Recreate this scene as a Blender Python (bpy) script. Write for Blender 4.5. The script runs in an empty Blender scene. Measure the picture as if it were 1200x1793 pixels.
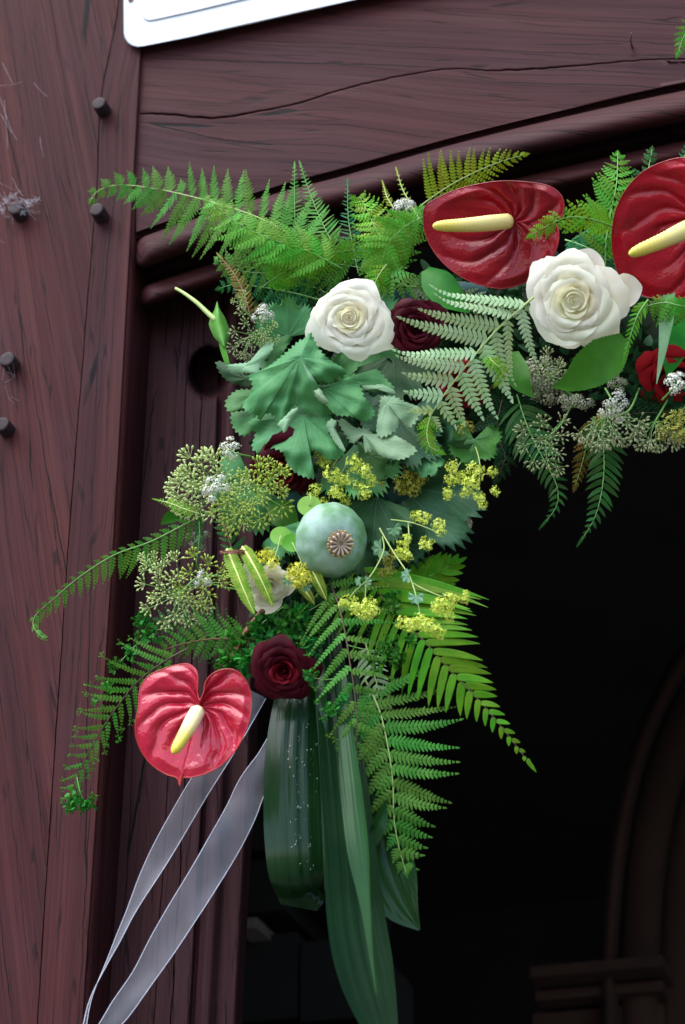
import bpy, math, random
from mathutils import Vector as V, Matrix, noise
random.seed(7)
sc = bpy.context.scene
COL = sc.collection
R_ = math.radians
rnd = random.random
def U_(a, b): return a + (b - a) * rnd()

# ---------------------------------------------------------------- camera
PITCH, YAW, DIST = R_(29), R_(17), 2.08
FWD = V((-math.sin(YAW) * math.cos(PITCH), math.cos(YAW) * math.cos(PITCH), math.sin(PITCH)))
TARGET = V((0, 0, 2.62))
CAM = TARGET - FWD * DIST
RT = FWD.cross(V((0, 0, 1))).normalized()
UP = RT.cross(FWD).normalized()
N = -FWD
cd = bpy.data.cameras.new('camera')
cd.sensor_fit = 'VERTICAL'; cd.sensor_height = 24; cd.lens = 50
cd.clip_start = 0.02; cd.clip_end = 500
cd.dof.use_dof = True; cd.dof.focus_distance = DIST - 0.06; cd.dof.aperture_fstop = 4.5
co = bpy.data.objects.new('camera', cd); COL.objects.link(co)
co.matrix_world = Matrix((RT.to_4d(), UP.to_4d(), N.to_4d(), (0, 0, 0, 1))).transposed()
co.location = CAM
sc.camera = co
# ---------------------------------------------------------------- light
SUN_DIR = V((-0.42, -0.72, 1.35)).normalized()
w = bpy.data.worlds.new('World'); sc.world = w; w.use_nodes = True
nt = w.node_tree; nt.nodes.clear()
sky = nt.nodes.new('ShaderNodeTexSky'); sky.sky_type = 'NISHITA'; sky.sun_disc = False
sky.sun_elevation = math.asin(SUN_DIR.z); sky.sun_rotation = math.atan2(SUN_DIR.x, SUN_DIR.y)
sky.air_density = 1.0; sky.dust_density = 1.0; sky.ozone_density = 1.0
bg = nt.nodes.new('ShaderNodeBackground'); bg.inputs[1].default_value = 0.135
wo = nt.nodes.new('ShaderNodeOutputWorld')
nt.links.new(sky.outputs[0], bg.inputs[0]); nt.links.new(bg.outputs[0], wo.inputs[0])
sl = bpy.data.lights.new('sun', 'SUN'); sl.energy = 1.6; sl.angle = R_(60); sl.color = (1, 0.97, 0.92)
so = bpy.data.objects.new('sun', sl); COL.objects.link(so)
so.rotation_euler = SUN_DIR.to_track_quat('Z', 'Y').to_euler(); so.location = SUN_DIR * 10
sc.view_settings.view_transform = 'Standard'; sc.view_settings.look = 'None'
sc.view_settings.exposure = 1.7; sc.view_settings.gamma = 1; sc.view_settings.use_curve_mapping = False
sc.cycles.max_bounces = 8; sc.cycles.transparent_max_bounces = 12

# ---------------------------------------------------------------- helpers
FPX = 50 / 24 * 1793.0
S = DIST / FPX                                  # metres per photo pixel at the door plane
def P(px, py, h=0.0):
    """point of the plane h metres in front of the timber front that the photo shows at px, py"""
    d = FWD * FPX + RT * (px - 600) - UP * (py - 896.5)
    t = (-h - CAM.y) / d.y
    return CAM + d * t
def lerp(a, b, t): return a + (b - a) * t
def pw(tab, x):
    if x <= tab[0][0]: return tab[0][1]
    for (a, b), (c, d) in zip(tab, tab[1:]):
        if x <= c:
            return b + (d - b) * (x - a) / (c - a)
    return tab[-1][1]
def smooth_pw(tab, x):
    """Catmull-Rom through (x, y) pairs"""
    n = len(tab)
    if x <= tab[0][0]: return tab[0][1]
    if x >= tab[-1][0]: return tab[-1][1]
    for i in range(n - 1):
        if x <= tab[i + 1][0]:
            break
    x0, y0 = tab[i]; x1, y1 = tab[i + 1]
    m0 = (tab[min(i + 1, n - 1)][1] - tab[max(i - 1, 0)][1]) / (tab[min(i + 1, n - 1)][0] - tab[max(i - 1, 0)][0])
    j = i + 1
    m1 = (tab[min(j + 1, n - 1)][1] - tab[j - 1][1]) / (tab[min(j + 1, n - 1)][0] - tab[j - 1][0])
    d = x1 - x0; t = (x - x0) / d
    return (2*t**3-3*t*t+1)*y0 + (t**3-2*t*t+t)*d*m0 + (-2*t**3+3*t*t)*y1 + (t**3-t*t)*d*m1
def catmull(pts, n):
    """n+1 points evenly spread on a smooth curve through pts (tuples of floats or vectors)"""
    pts = [tuple(p) for p in pts]
    if len(pts) == 2: pts = [pts[0], tuple((a + b) / 2 for a, b in zip(*pts)), pts[1]]
    k = len(pts[0]); dense = []
    for i in range(len(pts) - 1):
        p0 = pts[max(i - 1, 0)]; p1 = pts[i]; p2 = pts[i + 1]; p3 = pts[min(i + 2, len(pts) - 1)]
        for s in range(24):
            t = s / 24
            dense.append(tuple(0.5 * (2*p1[c] + (p2[c]-p0[c])*t + (2*p0[c]-5*p1[c]+4*p2[c]-p3[c])*t*t + (3*p1[c]-p0[c]-3*p2[c]+p3[c])*t**3) for c in range(k)))
    dense.append(pts[-1])
    cum = [0]
    for a, b in zip(dense, dense[1:]):
        cum.append(cum[-1] + math.sqrt(sum((x - y) ** 2 for x, y in zip(a[:3], b[:3]))))
    out = []; j = 0
    for i in range(n + 1):
        d = cum[-1] * i / n
        while j < len(cum) - 2 and cum[j + 1] < d: j += 1
        f = (d - cum[j]) / max(cum[j + 1] - cum[j], 1e-9)
        out.append(tuple(lerp(x, y, min(max(f, 0), 1)) for x, y in zip(dense[j], dense[j + 1])))
    return out
class MB:
    def __init__(s): s.v = []; s.f = []; s.uv = {}
    def add(s, verts, faces):
        o = len(s.v); s.v += [V(q) for q in verts]; s.f += [tuple(i + o for i in f) for f in faces]; return o
    def grid(s, rows, closed=False):
        m = len(rows[0]); o = len(s.v)
        for r in rows: s.v += [V(q) for q in r]
        for i in range(len(rows) - 1):
            for j in range(m if closed else m - 1):
                k = (j + 1) % m
                s.f.append((o+i*m+j, o+i*m+k, o+(i+1)*m+k, o+(i+1)*m+j))
        return o
    def tube(s, pts, r0, r1=None, sides=6, cap=True):
        pts = [V(p) for p in pts]; r1 = r0 if r1 is None else r1
        n = len(pts); rings = []; ref = None
        for i, p in enumerate(pts):
            t = (pts[min(i+1, n-1)] - pts[max(i-1, 0)])
            t = t.normalized() if t.length > 1e-9 else V((0, 0, 1))
            if ref is None:
                ref = t.orthogonal().normalized()
            a = (ref - t * ref.dot(t)); a = a.normalized() if a.length > 1e-6 else t.orthogonal().normalized()
            ref = a; b = t.cross(a)
            r = r0(i/(n-1)) if callable(r0) else lerp(r0, r1, i / max(n-1, 1))
            rings.append([p + (a*math.cos(2*math.pi*k/sides) + b*math.sin(2*math.pi*k/sides)) * r for k in range(sides)])
        o = s.grid(rings, True)
        if cap:
            s.f.append(tuple(o + k for k in range(sides))[::-1]); e = o + (n-1)*sides
            s.f.append(tuple(e + k for k in range(sides)))
    def ball(s, c, rx, ry=None, rz=None, ax=None, seg=6, ring=4):
        ry = ry or rx; rz = rz or rx; c = V(c)
        q = ax.to_track_quat('Z', 'Y') if ax else None
        rows = []
        for i in range(ring + 1):
            th = math.pi * i / ring; row = []
            for j in range(seg):
                ph = 2*math.pi*j/seg
                d = V((rx*math.sin(th)*math.cos(ph), ry*math.sin(th)*math.sin(ph), rz*math.cos(th)))
                row.append(c + (q @ d if q else d))
            rows.append(row)
        s.grid(rows, True)
    def box(s, lo, hi):
        x0, y0, z0 = lo; x1, y1, z1 = hi
        s.add([(x0,y0,z0),(x1,y0,z0),(x1,y1,z0),(x0,y1,z0),(x0,y0,z1),(x1,y0,z1),(x1,y1,z1),(x0,y1,z1)],
              [(3,2,1,0),(4,5,6,7),(0,1,5,4),(1,2,6,5),(2,3,7,6),(3,0,4,7)])
WLOC = {}
def empty(name, label, cat, loc, group=None):
    o = bpy.data.objects.new(name, None); COL.objects.link(o); o.location = loc; o.empty_display_size = 0.02
    o['label'] = label; o['category'] = cat
    if group: o['group'] = group
    WLOC[o.name] = V(loc); return o
def build(name, mb, mat, parent=None, smooth=True, uv=None, origin=None, label=None, cat=None, group=None, kind=None, mods=None):
    loc = V(origin) if origin is not None else (WLOC[parent.name] if parent else (sum(mb.v, V()) / len(mb.v)))
    me = bpy.data.meshes.new(name)
    me.from_pydata([tuple(q - loc) for q in mb.v], [], mb.f)
    if smooth: me.shade_smooth()
    if uv is not None:
        l = me.uv_layers.new(name='UVMap')
        for lp in me.loops: l.data[lp.index].uv = uv[lp.vertex_index]
    me.materials.append(mat)
    o = bpy.data.objects.new(name, me); COL.objects.link(o)
    if parent:
        o.parent = parent; o.location = loc - WLOC[parent.name]
    else:
        o.location = loc
    WLOC[o.name] = loc
    if label: o['label'] = label
    if cat: o['category'] = cat
    if group: o['group'] = group
    if kind: o['kind'] = kind
    return o
def inst(name, me, mw, parent):
    """an object sharing mesh data, world matrix mw, child of parent (parents here are only moved, never turned)"""
    o = bpy.data.objects.new(name, me); COL.objects.link(o); o.parent = parent
    o.matrix_local = Matrix.Translation(-WLOC[parent.name]) @ mw
    return o
def mesh_of(name, mb, mat, smooth=True):
    me = bpy.data.meshes.new(name); me.from_pydata([tuple(q) for q in mb.v], [], mb.f)
    if smooth: me.shade_smooth()
    me.materials.append(mat); return me
def basis(loc, z, scale=1.0, spin=None):
    z = V(z).normalized(); q = z.to_track_quat('Z', 'Y').to_matrix().to_4x4()
    sp = Matrix.Rotation(U_(0, 6.283) if spin is None else spin, 4, 'Z')
    return Matrix.Translation(loc) @ q @ sp @ Matrix.Scale(scale, 4)

# ---------------------------------------------------------------- materials
def new_mat(name):
    m = bpy.data.materials.new(name); m.use_nodes = True; t = m.node_tree; t.nodes.clear()
    out = t.nodes.new('ShaderNodeOutputMaterial'); return m, t, out
def nd(t, kind, **kw):
    n = t.nodes.new(kind)
    for k, v in kw.items(): setattr(n, k, v)
    return n
def math_(t, op, a, b=None, c=None, clamp=False):
    n = nd(t, 'ShaderNodeMath', operation=op, use_clamp=clamp)
    for i, q in enumerate((a, b, c)):
        if q is None: continue
        if isinstance(q, (int, float)): n.inputs[i].default_value = q
        else: t.links.new(q, n.inputs[i])
    return n.outputs[0]
def mix_(t, fac, a, b, mode='MIX'):
    n = nd(t, 'ShaderNodeMix', data_type='RGBA', blend_type=mode)
    for sck, q in ((n.inputs[0], fac), (n.inputs[6], a), (n.inputs[7], b)):
        if isinstance(q, (int, float)): sck.default_value = q
        elif isinstance(q, tuple): sck.default_value = (*q[:3], 1)
        else: t.links.new(q, sck)
    return n.outputs[2]
def noise_(t, vec, scale, detail=4, rough=0.55, sx=None):
    if sx:
        mp = nd(t, 'ShaderNodeMapping'); mp.inputs['Scale'].default_value = sx; t.links.new(vec, mp.inputs[0]); vec = mp.outputs[0]
    n = nd(t, 'ShaderNodeTexNoise'); n.inputs['Scale'].default_value = scale; n.inputs['Detail'].default_value = detail
    n.inputs['Roughness'].default_value = rough; t.links.new(vec, n.inputs['Vector']); return n.outputs[0]
def ramp_(t, fac, stops):
    n = nd(t, 'ShaderNodeValToRGB'); e = n.color_ramp.elements
    while len(e) < len(stops): e.new(0.5)
    for el, (p, c) in zip(e, stops): el.position = p; el.color = (*c, 1) if len(c) == 3 else c
    t.links.new(fac, n.inputs[0]); return n.outputs[0]
def bump_(t, h, strength, dist):
    n = nd(t, 'ShaderNodeBump'); n.inputs['Strength'].default_value = strength; n.inputs['Distance'].default_value = dist
    t.links.new(h, n.inputs['Height']); return n.outputs[0]
def leaf_mat(name, c, c2, rough=0.5, trans=0.3, back=None, tcol=None, spec=0.09, scale=60, veins=0.0, bump=0.15, coat=0.0, vary=0.35):
    m, t, out = new_mat(name)
    tc = nd(t, 'ShaderNodeTexCoord'); oi = nd(t, 'ShaderNodeObjectInfo')
    n1 = noise_(t, tc.outputs['Object'], scale, 3)
    f = ramp_(t, n1, [(0.35, (0, 0, 0)), (0.68, (1, 1, 1))])
    col = mix_(t, f, c, c2)
    hsv = nd(t, 'ShaderNodeHueSaturation')
    t.links.new(col, hsv.inputs['Color'])
    t.links.new(math_(t, 'MULTIPLY_ADD', oi.outputs['Random'], vary, 1 - vary / 2), hsv.inputs['Value'])
    t.links.new(math_(t, 'MULTIPLY_ADD', oi.outputs['Random'], 0.05, 0.47), hsv.inputs['Hue'])
    col = hsv.outputs[0]
    if back:
        g = nd(t, 'ShaderNodeNewGeometry'); col = mix_(t, g.outputs['Backfacing'], col, back)
    b = nd(t, 'ShaderNodeBsdfPrincipled'); t.links.new(col, b.inputs['Base Color'])
    b.inputs['Roughness'].default_value = rough; b.inputs['Specular IOR Level'].default_value = spec
    b.inputs['Coat Weight'].default_value = coat; b.inputs['Coat Roughness'].default_value = 0.2
    nb = noise_(t, tc.outputs['Object'], scale * 6, 2)
    t.links.new(bump_(t, nb, bump, 0.001), b.inputs['Normal'])
    tr = nd(t, 'ShaderNodeBsdfTranslucent')
    tcl = mix_(t, 0.5, col, tcol or (min(1, c[0]*2.5), min(1, c[1]*1.7), c[2]*0.6))
    t.links.new(tcl, tr.inputs[0])
    mx = nd(t, 'ShaderNodeMixShader'); mx.inputs[0].default_value = trans
    t.links.new(b.outputs[0], mx.inputs[1]); t.links.new(tr.outputs[0], mx.inputs[2]); t.links.new(mx.outputs[0], out.inputs[0])
    return m
def simple(name, c, rough=0.5, c2=None, scale=40, bump=0.0, bscale=200, spec=0.5, coat=0, sheen=0, sheen_c=(1,1,1), sub=0, bdist=0.001, coat_r=0.08):
    m, t, out = new_mat(name); tc = nd(t, 'ShaderNodeTexCoord')
    b = nd(t, 'ShaderNodeBsdfPrincipled')
    if c2:
        f = ramp_(t, noise_(t, tc.outputs['Object'], scale, 4), [(0.35, (0,0,0)), (0.65, (1,1,1))])
        t.links.new(mix_(t, f, c, c2), b.inputs['Base Color'])
    else: b.inputs['Base Color'].default_value = (*c, 1)
    b.inputs['Roughness'].default_value = rough; b.inputs['Specular IOR Level'].default_value = spec
    b.inputs['Coat Weight'].default_value = coat; b.inputs['Coat Roughness'].default_value = coat_r
    b.inputs['Sheen Weight'].default_value = sheen; b.inputs['Sheen Tint'].default_value = (*sheen_c, 1)
    if sub:
        b.inputs['Subsurface Weight'].default_value = sub; b.inputs['Subsurface Radius'].default_value = (0.004, 0.003, 0.002); b.inputs['Subsurface Scale'].default_value = 1
    if bump:
        t.links.new(bump_(t, noise_(t, tc.outputs['Object'], bscale, 4), bump, bdist), b.inputs['Normal'])
    t.links.new(b.outputs[0], out.inputs[0]); return m
def wood_mat(name, dark, mid, red, seed=0.0, crack=1.0, rough=0.5):
    """weathered oak: uv.x runs along the grain in metres, uv.y across it"""
    m, t, out = new_mat(name)
    uv = nd(t, 'ShaderNodeUVMap'); off = nd(t, 'ShaderNodeVectorMath', operation='ADD'); off.inputs[1].default_value = (seed, seed * 1.7, seed)
    t.links.new(uv.outputs[0], off.inputs[0])
    warp = noise_(t, off.outputs[0], 1.0, 2, sx=(1.6, 4.0, 1))
    wv = nd(t, 'ShaderNodeCombineXYZ'); t.links.new(math_(t, 'MULTIPLY_ADD', warp, 0.012, -0.006), wv.inputs[1])
    ad = nd(t, 'ShaderNodeVectorMath', operation='ADD'); t.links.new(off.outputs[0], ad.inputs[0]); t.links.new(wv.outputs[0], ad.inputs[1])
    vec = ad.outputs[0]
    big = noise_(t, vec, 1, 3, sx=(.7, 11, 1)); fib = noise_(t, vec, 1, 4, 0.6, sx=(5, 380, 1)); med = noise_(t, vec, 1, 3, sx=(1.3, 110, 1))
    pat = noise_(t, off.outputs[0], 7, 3)
    col = mix_(t, ramp_(t, big, [(0.35, (0,0,0)), (0.65, (1,1,1))]), mid, red)
    col = mix_(t, math_(t, 'MULTIPLY', ramp_(t, med, [(0.3, (0,0,0)), (0.75, (1,1,1))]), .5), col, dark)
    col = mix_(t, math_(t, 'MULTIPLY', ramp_(t, fib, [(0.4, (0,0,0)), (0.7, (1,1,1))]), 0.5), col, tuple(q * 0.5 for q in dark))
    col = mix_(t, math_(t, 'MULTIPLY', ramp_(t, pat, [(0.5, (0,0,0)), (0.75, (1,1,1))]), 0.22), col, (0.052, 0.024, 0.036))
    # drying checks: long thin dark splits
    def checks(sx, wdt, seed2, lo, hi, msk):
        o2 = nd(t, 'ShaderNodeVectorMath', operation='ADD'); o2.inputs[1].default_value = (seed2, seed2, 0); t.links.new(vec, o2.inputs[0])
        fine = nd(t, 'ShaderNodeCombineXYZ'); t.links.new(math_(t, 'MULTIPLY_ADD', noise_(t, o2.outputs[0], 1, 4, .6, sx=(28, 60, 1)), .006, -.003), fine.inputs[1])
        o3 = nd(t, 'ShaderNodeVectorMath', operation='ADD'); t.links.new(o2.outputs[0], o3.inputs[0]); t.links.new(fine.outputs[0], o3.inputs[1])
        mp = nd(t, 'ShaderNodeMapping'); mp.inputs['Scale'].default_value = sx; t.links.new(o3.outputs[0], mp.inputs[0])
        vo = nd(t, 'ShaderNodeTexVoronoi', feature='DISTANCE_TO_EDGE', voronoi_dimensions='2D'); vo.inputs['Scale'].default_value = 1; t.links.new(mp.outputs[0], vo.inputs['Vector'])
        l = ramp_(t, vo.outputs['Distance'], [(0.0, (1,1,1)), (wdt*.5, (1,1,1)), (wdt, (0,0,0))])
        k = ramp_(t, noise_(t, o2.outputs[0], 1, 2, sx=msk), [(lo, (0,0,0)), (hi, (1,1,1))])
        return math_(t, 'MULTIPLY', l, k)
    c1 = checks((1.3, 38, 1), 0.022, 3.1, 0.44, 0.56, (4, 50, 1)); c2 = checks((4.5, 120, 1), 0.045, 8.7, 0.46, 0.58, (9, 90, 1))
    ck = math_(t, 'MULTIPLY', math_(t, 'MAXIMUM', c1, math_(t, 'MULTIPLY', c2, 0.7)), crack, clamp=True)
    col = mix_(t, ck, col, (0.003, 0.002, 0.002))
    b = nd(t, 'ShaderNodeBsdfPrincipled'); t.links.new(col, b.inputs['Base Color'])
    t.links.new(math_(t, 'MULTIPLY_ADD', med, 0.3, rough), b.inputs['Roughness']); b.inputs['Specular IOR Level'].default_value = 0.085
    hgt = math_(t, 'SUBTRACT', math_(t, 'MULTIPLY_ADD', fib, 0.35, math_(t, 'MULTIPLY', med, 0.5)), math_(t, 'MULTIPLY', ck, 1.2))
    t.links.new(bump_(t, hgt, 0.4, 0.0009), b.inputs['Normal'])
    t.links.new(b.outputs[0], out.inputs[0]); return m
M = {}
M['post'] = wood_mat('oak_post', (0.019, 0.0060, 0.0082), (0.038, 0.0102, 0.0122), (0.078, 0.0172, 0.0140), 0.0)
M['lintel'] = wood_mat('oak_lintel', (0.022, 0.0072, 0.0098), (0.040, 0.0118, 0.0146), (0.066, 0.0175, 0.0158), 5.3, rough=0.46)
M['jamb'] = wood_mat('oak_jamb', (0.021, 0.0088, 0.012), (0.036, 0.0135, 0.017), (0.048, 0.0160, 0.016), 9.1)
M['peg'] = simple('peg_oak', (0.020, 0.012, 0.014), 0.6, (0.034, 0.018, 0.020), 120, 0.5, 300, spec=.2)
M['sign'] = simple('sign_paint', (0.46, 0.48, 0.53), 0.45, (0.41, 0.43, 0.48), 14, 0.15, 60)
M['rust'] = simple('rust', (0.35, 0.16, 0.06), 0.8, (0.2, 0.09, 0.04), 90)
M['plaster'] = simple('plaster', (0.5, 0.47, 0.42), 0.9, (0.42, 0.4, 0.36), 4, 0.4, 60)
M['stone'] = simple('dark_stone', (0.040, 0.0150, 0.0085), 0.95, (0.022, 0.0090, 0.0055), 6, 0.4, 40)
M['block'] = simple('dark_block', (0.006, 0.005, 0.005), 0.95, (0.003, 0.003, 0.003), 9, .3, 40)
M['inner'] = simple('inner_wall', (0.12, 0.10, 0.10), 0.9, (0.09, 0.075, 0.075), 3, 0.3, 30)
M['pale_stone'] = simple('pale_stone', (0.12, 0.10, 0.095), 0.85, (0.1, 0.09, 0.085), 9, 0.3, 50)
M['paving'] = simple('paving', (0.13, 0.125, 0.115), 0.85, (0.09, 0.087, 0.08), 3, 0.4, 40)
M['fern'] = leaf_mat('fern_green', (0.055, 0.205, 0.024), (0.105, 0.295, 0.045), 0.45, 0.34)
M['fern_bright'] = leaf_mat('fern_bright', (0.070, 0.26, 0.018), (0.12, 0.35, 0.035), 0.45, 0.36)
M['fern_blue'] = leaf_mat('fern_blue_green', (0.015, 0.12, 0.035), (0.03, 0.18, 0.06), 0.45, 0.25)
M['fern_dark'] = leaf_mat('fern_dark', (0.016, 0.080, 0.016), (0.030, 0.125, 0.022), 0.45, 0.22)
M['fern_shade'] = leaf_mat('fern_shaded', (0.008, 0.04, 0.013), (0.013, 0.055, 0.015), 0.5, 0.2)  # fern green with the shade under the garland painted into its colour
M['fern_olive'] = leaf_mat('fern_olive', (0.17, 0.24, 0.012), (0.26, 0.32, 0.018), 0.5, 0.25)
M['fern_yellow'] = leaf_mat('fern_yellow_green', (0.11, 0.31, 0.015), (0.17, 0.39, 0.025), 0.45, 0.3)
M['fern_sword'] = leaf_mat('fern_sword', (0.06, 0.22, 0.008), (0.11, 0.30, 0.012), 0.42, 0.28)
M['fern_pale'] = leaf_mat('fern_pale_back', (0.27, 0.42, 0.20), (0.36, 0.50, 0.29), 0.5, 0.28)
M['fern_vari'] = leaf_mat('fern_variegated', (0.14, 0.36, 0.025), (0.40, 0.50, 0.08), 0.45, 0.25, scale=140)
M['fern_rust'] = leaf_mat('fern_withering', (0.14, 0.14, 0.015), (0.20, 0.11, 0.02), 0.55, 0.25, scale=110)
M['crest'] = leaf_mat('crested_tip', (0.018, 0.15, 0.02), (0.05, 0.27, 0.03), 0.45, 0.25)
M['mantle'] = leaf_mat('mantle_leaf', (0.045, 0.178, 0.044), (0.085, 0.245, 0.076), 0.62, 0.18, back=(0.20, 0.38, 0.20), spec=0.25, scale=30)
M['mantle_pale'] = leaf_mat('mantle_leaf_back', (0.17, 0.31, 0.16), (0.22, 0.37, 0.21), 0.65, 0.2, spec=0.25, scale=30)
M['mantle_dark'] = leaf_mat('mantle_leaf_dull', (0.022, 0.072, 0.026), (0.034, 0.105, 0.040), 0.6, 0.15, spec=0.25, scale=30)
M['bright_leaf'] = leaf_mat('round_leaf', (0.12, 0.36, 0.04), (0.17, 0.42, 0.07), 0.4, 0.3)
M['green_leaf'] = leaf_mat('pointed_leaf', (0.02, 0.13, 0.010), (0.035, 0.18, 0.016), 0.32, 0.2, scale=50)
M['grey_leaf'] = leaf_mat('grey_leaf', (0.10, 0.22, 0.11), (0.15, 0.27, 0.15), 0.5, 0.2)
M['stem_green'] = simple('stem_green', (0.11, 0.30, 0.05), 0.5, (0.17, 0.36, 0.08), 90)
M['stem_pale'] = simple('stem_pale', (0.30, 0.42, 0.10), 0.5, (0.36, 0.46, 0.15), 90)
M['stem_brown'] = simple('stem_brown', (0.16, 0.055, 0.02), 0.5, (0.24, 0.09, 0.035), 90)
M['stem_dark'] = simple('stem_dark', (0.055, 0.035, 0.014), 0.6, (0.09, 0.05, 0.02), 90)
M['bud_green'] = simple('bud_green', (0.38, 0.50, 0.13), 0.55, (0.56, 0.62, 0.28), 120)
M['bud_star'] = simple('bud_star', (0.46, 0.54, 0.08), 0.5, (0.28, 0.40, 0.04), 120)
M['bud_dull'] = simple('bud_dull', (0.26, 0.32, 0.12), 0.6, (0.36, 0.38, 0.2), 120)
M['floret_white'] = simple('floret_white', (0.72, 0.72, 0.62), 0.6, (0.62, 0.62, 0.48), 120)
M['floret_grey'] = simple('floret_grey', (0.36, 0.38, 0.25), 0.7, (0.30, 0.28, 0.18), 120)
M['floret_lime'] = simple('floret_lime', (0.55, 0.66, 0.05), 0.5, (0.70, 0.76, 0.13), 160)
M['floret_yellow'] = simple('floret_yellow', (0.78, 0.70, 0.03), 0.5, (0.52, 0.58, 0.06), 160)
M['floret_olive'] = simple('floret_olive', (0.28, 0.32, 0.03), 0.55, (0.36, 0.30, 0.03), 160)
M['white_petal'] = leaf_mat('white_petal', (0.91, 0.87, 0.69), (0.92, 0.89, 0.76), 0.6, 0.32, tcol=(0.95, 0.92, 0.74), spec=0.25, bump=0.1, vary=0.03, scale=25)
M['cream_petal'] = leaf_mat('cream_petal', (0.90, 0.85, 0.62), (0.91, 0.87, 0.70), 0.6, 0.5, tcol=(0.95, 0.90, 0.60), spec=0.25, bump=0.1, vary=0.03, scale=25)
def velvet(name, c, c2, sh):
    m = simple(name, c, 0.55, c2, 50, 0.2, 300, spec=0.08, sheen=0.06, sheen_c=sh); return m
M['black_red'] = velvet('dark_red_petal', (0.034, 0.0012, 0.0045), (0.06, 0.002, 0.007), (0.5, 0.05, 0.12))
M['deep_red'] = velvet('deep_red_petal', (0.13, 0.004, 0.010), (0.17, 0.006, 0.012), (0.6, 0.06, 0.08))
M['bright_red'] = velvet('bright_red_petal', (0.28, 0.006, 0.012), (0.36, 0.01, 0.016), (0.7, 0.1, 0.1))
M['foam'] = simple('florist_foam', (0.008, 0.055, 0.050), 0.9, (0.005, 0.032, 0.028), 40, 0.6, 200)
M['dark_fill'] = simple('base_dark_fill', (0.02, 0.04, 0.016), 0.95, (0.012, 0.022, 0.01), 60, 0.8, 150)  # dark fill colour that makes gaps between the flowers look shaded
M['web'] = simple('spider_silk', (0.42, 0.40, 0.44), 0.6)
M['iron'] = simple('iron', (0.06, 0.055, 0.055), 0.5, (0.12, 0.06, 0.04), 200)

# ---------------------------------------------------------------- setting: ground, room behind the door, facade
def struct_box(name, lo, hi, mat):
    b = MB(); b.box(lo, hi); return build(name, b, mat, smooth=False, kind='structure')
struct_box('ground', (-40, -60, -0.2), (40, 0.4, 0.0), M['paving'])
struct_box('floor', (-3.2, 0.4, -0.2), (3.6, 7.2, -0.004), M['inner'])
struct_box('ceiling', (-3.2, 0.22, 4.6), (3.6, 7.2, 4.8), M['inner'])
struct_box('interior_wall', (-3.2, 7.0, 0), (3.6, 7.2, 4.6), M['inner'])
struct_box('interior_wall', (-3.4, 0.22, 0), (-3.2, 7.2, 4.6), M['inner'])
struct_box('interior_wall', (3.6, 0.22, 0), (3.8, 7.2, 4.6), M['inner'])
XL, XR = P(170, 1300).x - 0.20, 1.75
struct_box('facade_wall', (-6, 0.06, 0), (XL, 0.24, 6), M['plaster'])
struct_box('facade_wall', (XR, 0.06, 0), (7, 0.24, 6), M['plaster'])
struct_box('facade_wall', (XL + .002, 0.08, 3.22), (XR - .002, 0.24, 6), M['plaster'])

# ---------------------------------------------------------------- timber
def sheet(rows, along='rows'):
    """grid of points; uv in metres, u along the rows' direction or across it"""
    b = MB(); b.grid(rows); nr, nc = len(rows), len(rows[0])
    u = [0]; mid = nc // 2
    for i in range(1, nr): u.append(u[-1] + (V(rows[i][mid]) - V(rows[i-1][mid])).length)
    uv = []
    for i in range(nr):
        v = 0
        for j in range(nc):
            if j: v += (V(rows[i][j]) - V(rows[i][j-1])).length
            uv.append((u[i], v))
    return b, uv
EDGE = [(-700, 294), (90, 247), (922, 201), (1338, 175), (1793, 145), (2600, 95)]
post = empty('door_post', 'broad dark oak post with pegs left of the garland', 'post', P(60, 1793, 0))
X0 = P(212, 800).x
hb = -0.02
while P(258, 800, hb).x > X0 and hb > -0.15: hb -= 0.002     # depth at which the post's right face meets the jamb
JH = hb
def split_x(y): return smooth_pw([(-700, 235), (0, 208), (180, 176), (300, 172), (450, 160), (600, 148), (800, 132), (940, 121), (1200, 104), (1500, 84), (1793, 66), (2600, 20)], y) + 1.5*noise.noise(V((y*0.02, 3, 0)))
rowsL, rowsR = [], []
for i in range(141):
    y = -700 + 3300 * i / 140
    e = pw(EDGE, y); s = split_x(y); wd = 0.7 + 0.7*abs(noise.noise(V((y*0.013, 0, 0))))
    wav = lambda x: 0.0012 * noise.noise(V((x*0.012, y*0.003, 1.3)))
    rowsL.append([P(x, y, -0.04 if x < -560 else wav(x)) for x in [-561, -560, -400, -250, -120] + [lerp(-60, s-wd, f) for f in (0, .2, .4, .6, .8, .95)] + [s-wd-2.2, s-wd-.8, s-wd]] + [P(s-0.2, y, -0.012)])
    rowsR.append([P(s-0.1, y, -0.012), P(s+wd, y, wav(s)), P(s+wd+.8, y, wav(s)), P(s+wd+2.2, y, wav(s)), P(s+7, y, wav(s+6)), P(lerp(s, e, .3), y, wav(s+20)), P(lerp(s, e, .6), y, wav(s+40)), P(lerp(s, e, .8), y, wav(s+50)), P(e-6, y, 0), P(e-2.6, y, 0), P(e-1.8, y, 0), P(e-0.7, y, -0.0006), P(e, y, -0.002), P(e+1, y, -.005), P(e+3, y, JH*.07),
                  P(e+12, y, JH*0.26), P(e+24, y, JH*0.52), P(e+47, y, JH-0.006), P(e+30, y, -0.2)])
for rows in (rowsL, rowsR):
    b, uv = sheet(rows); build('timber', b, M['post'], post, uv=uv)
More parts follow.
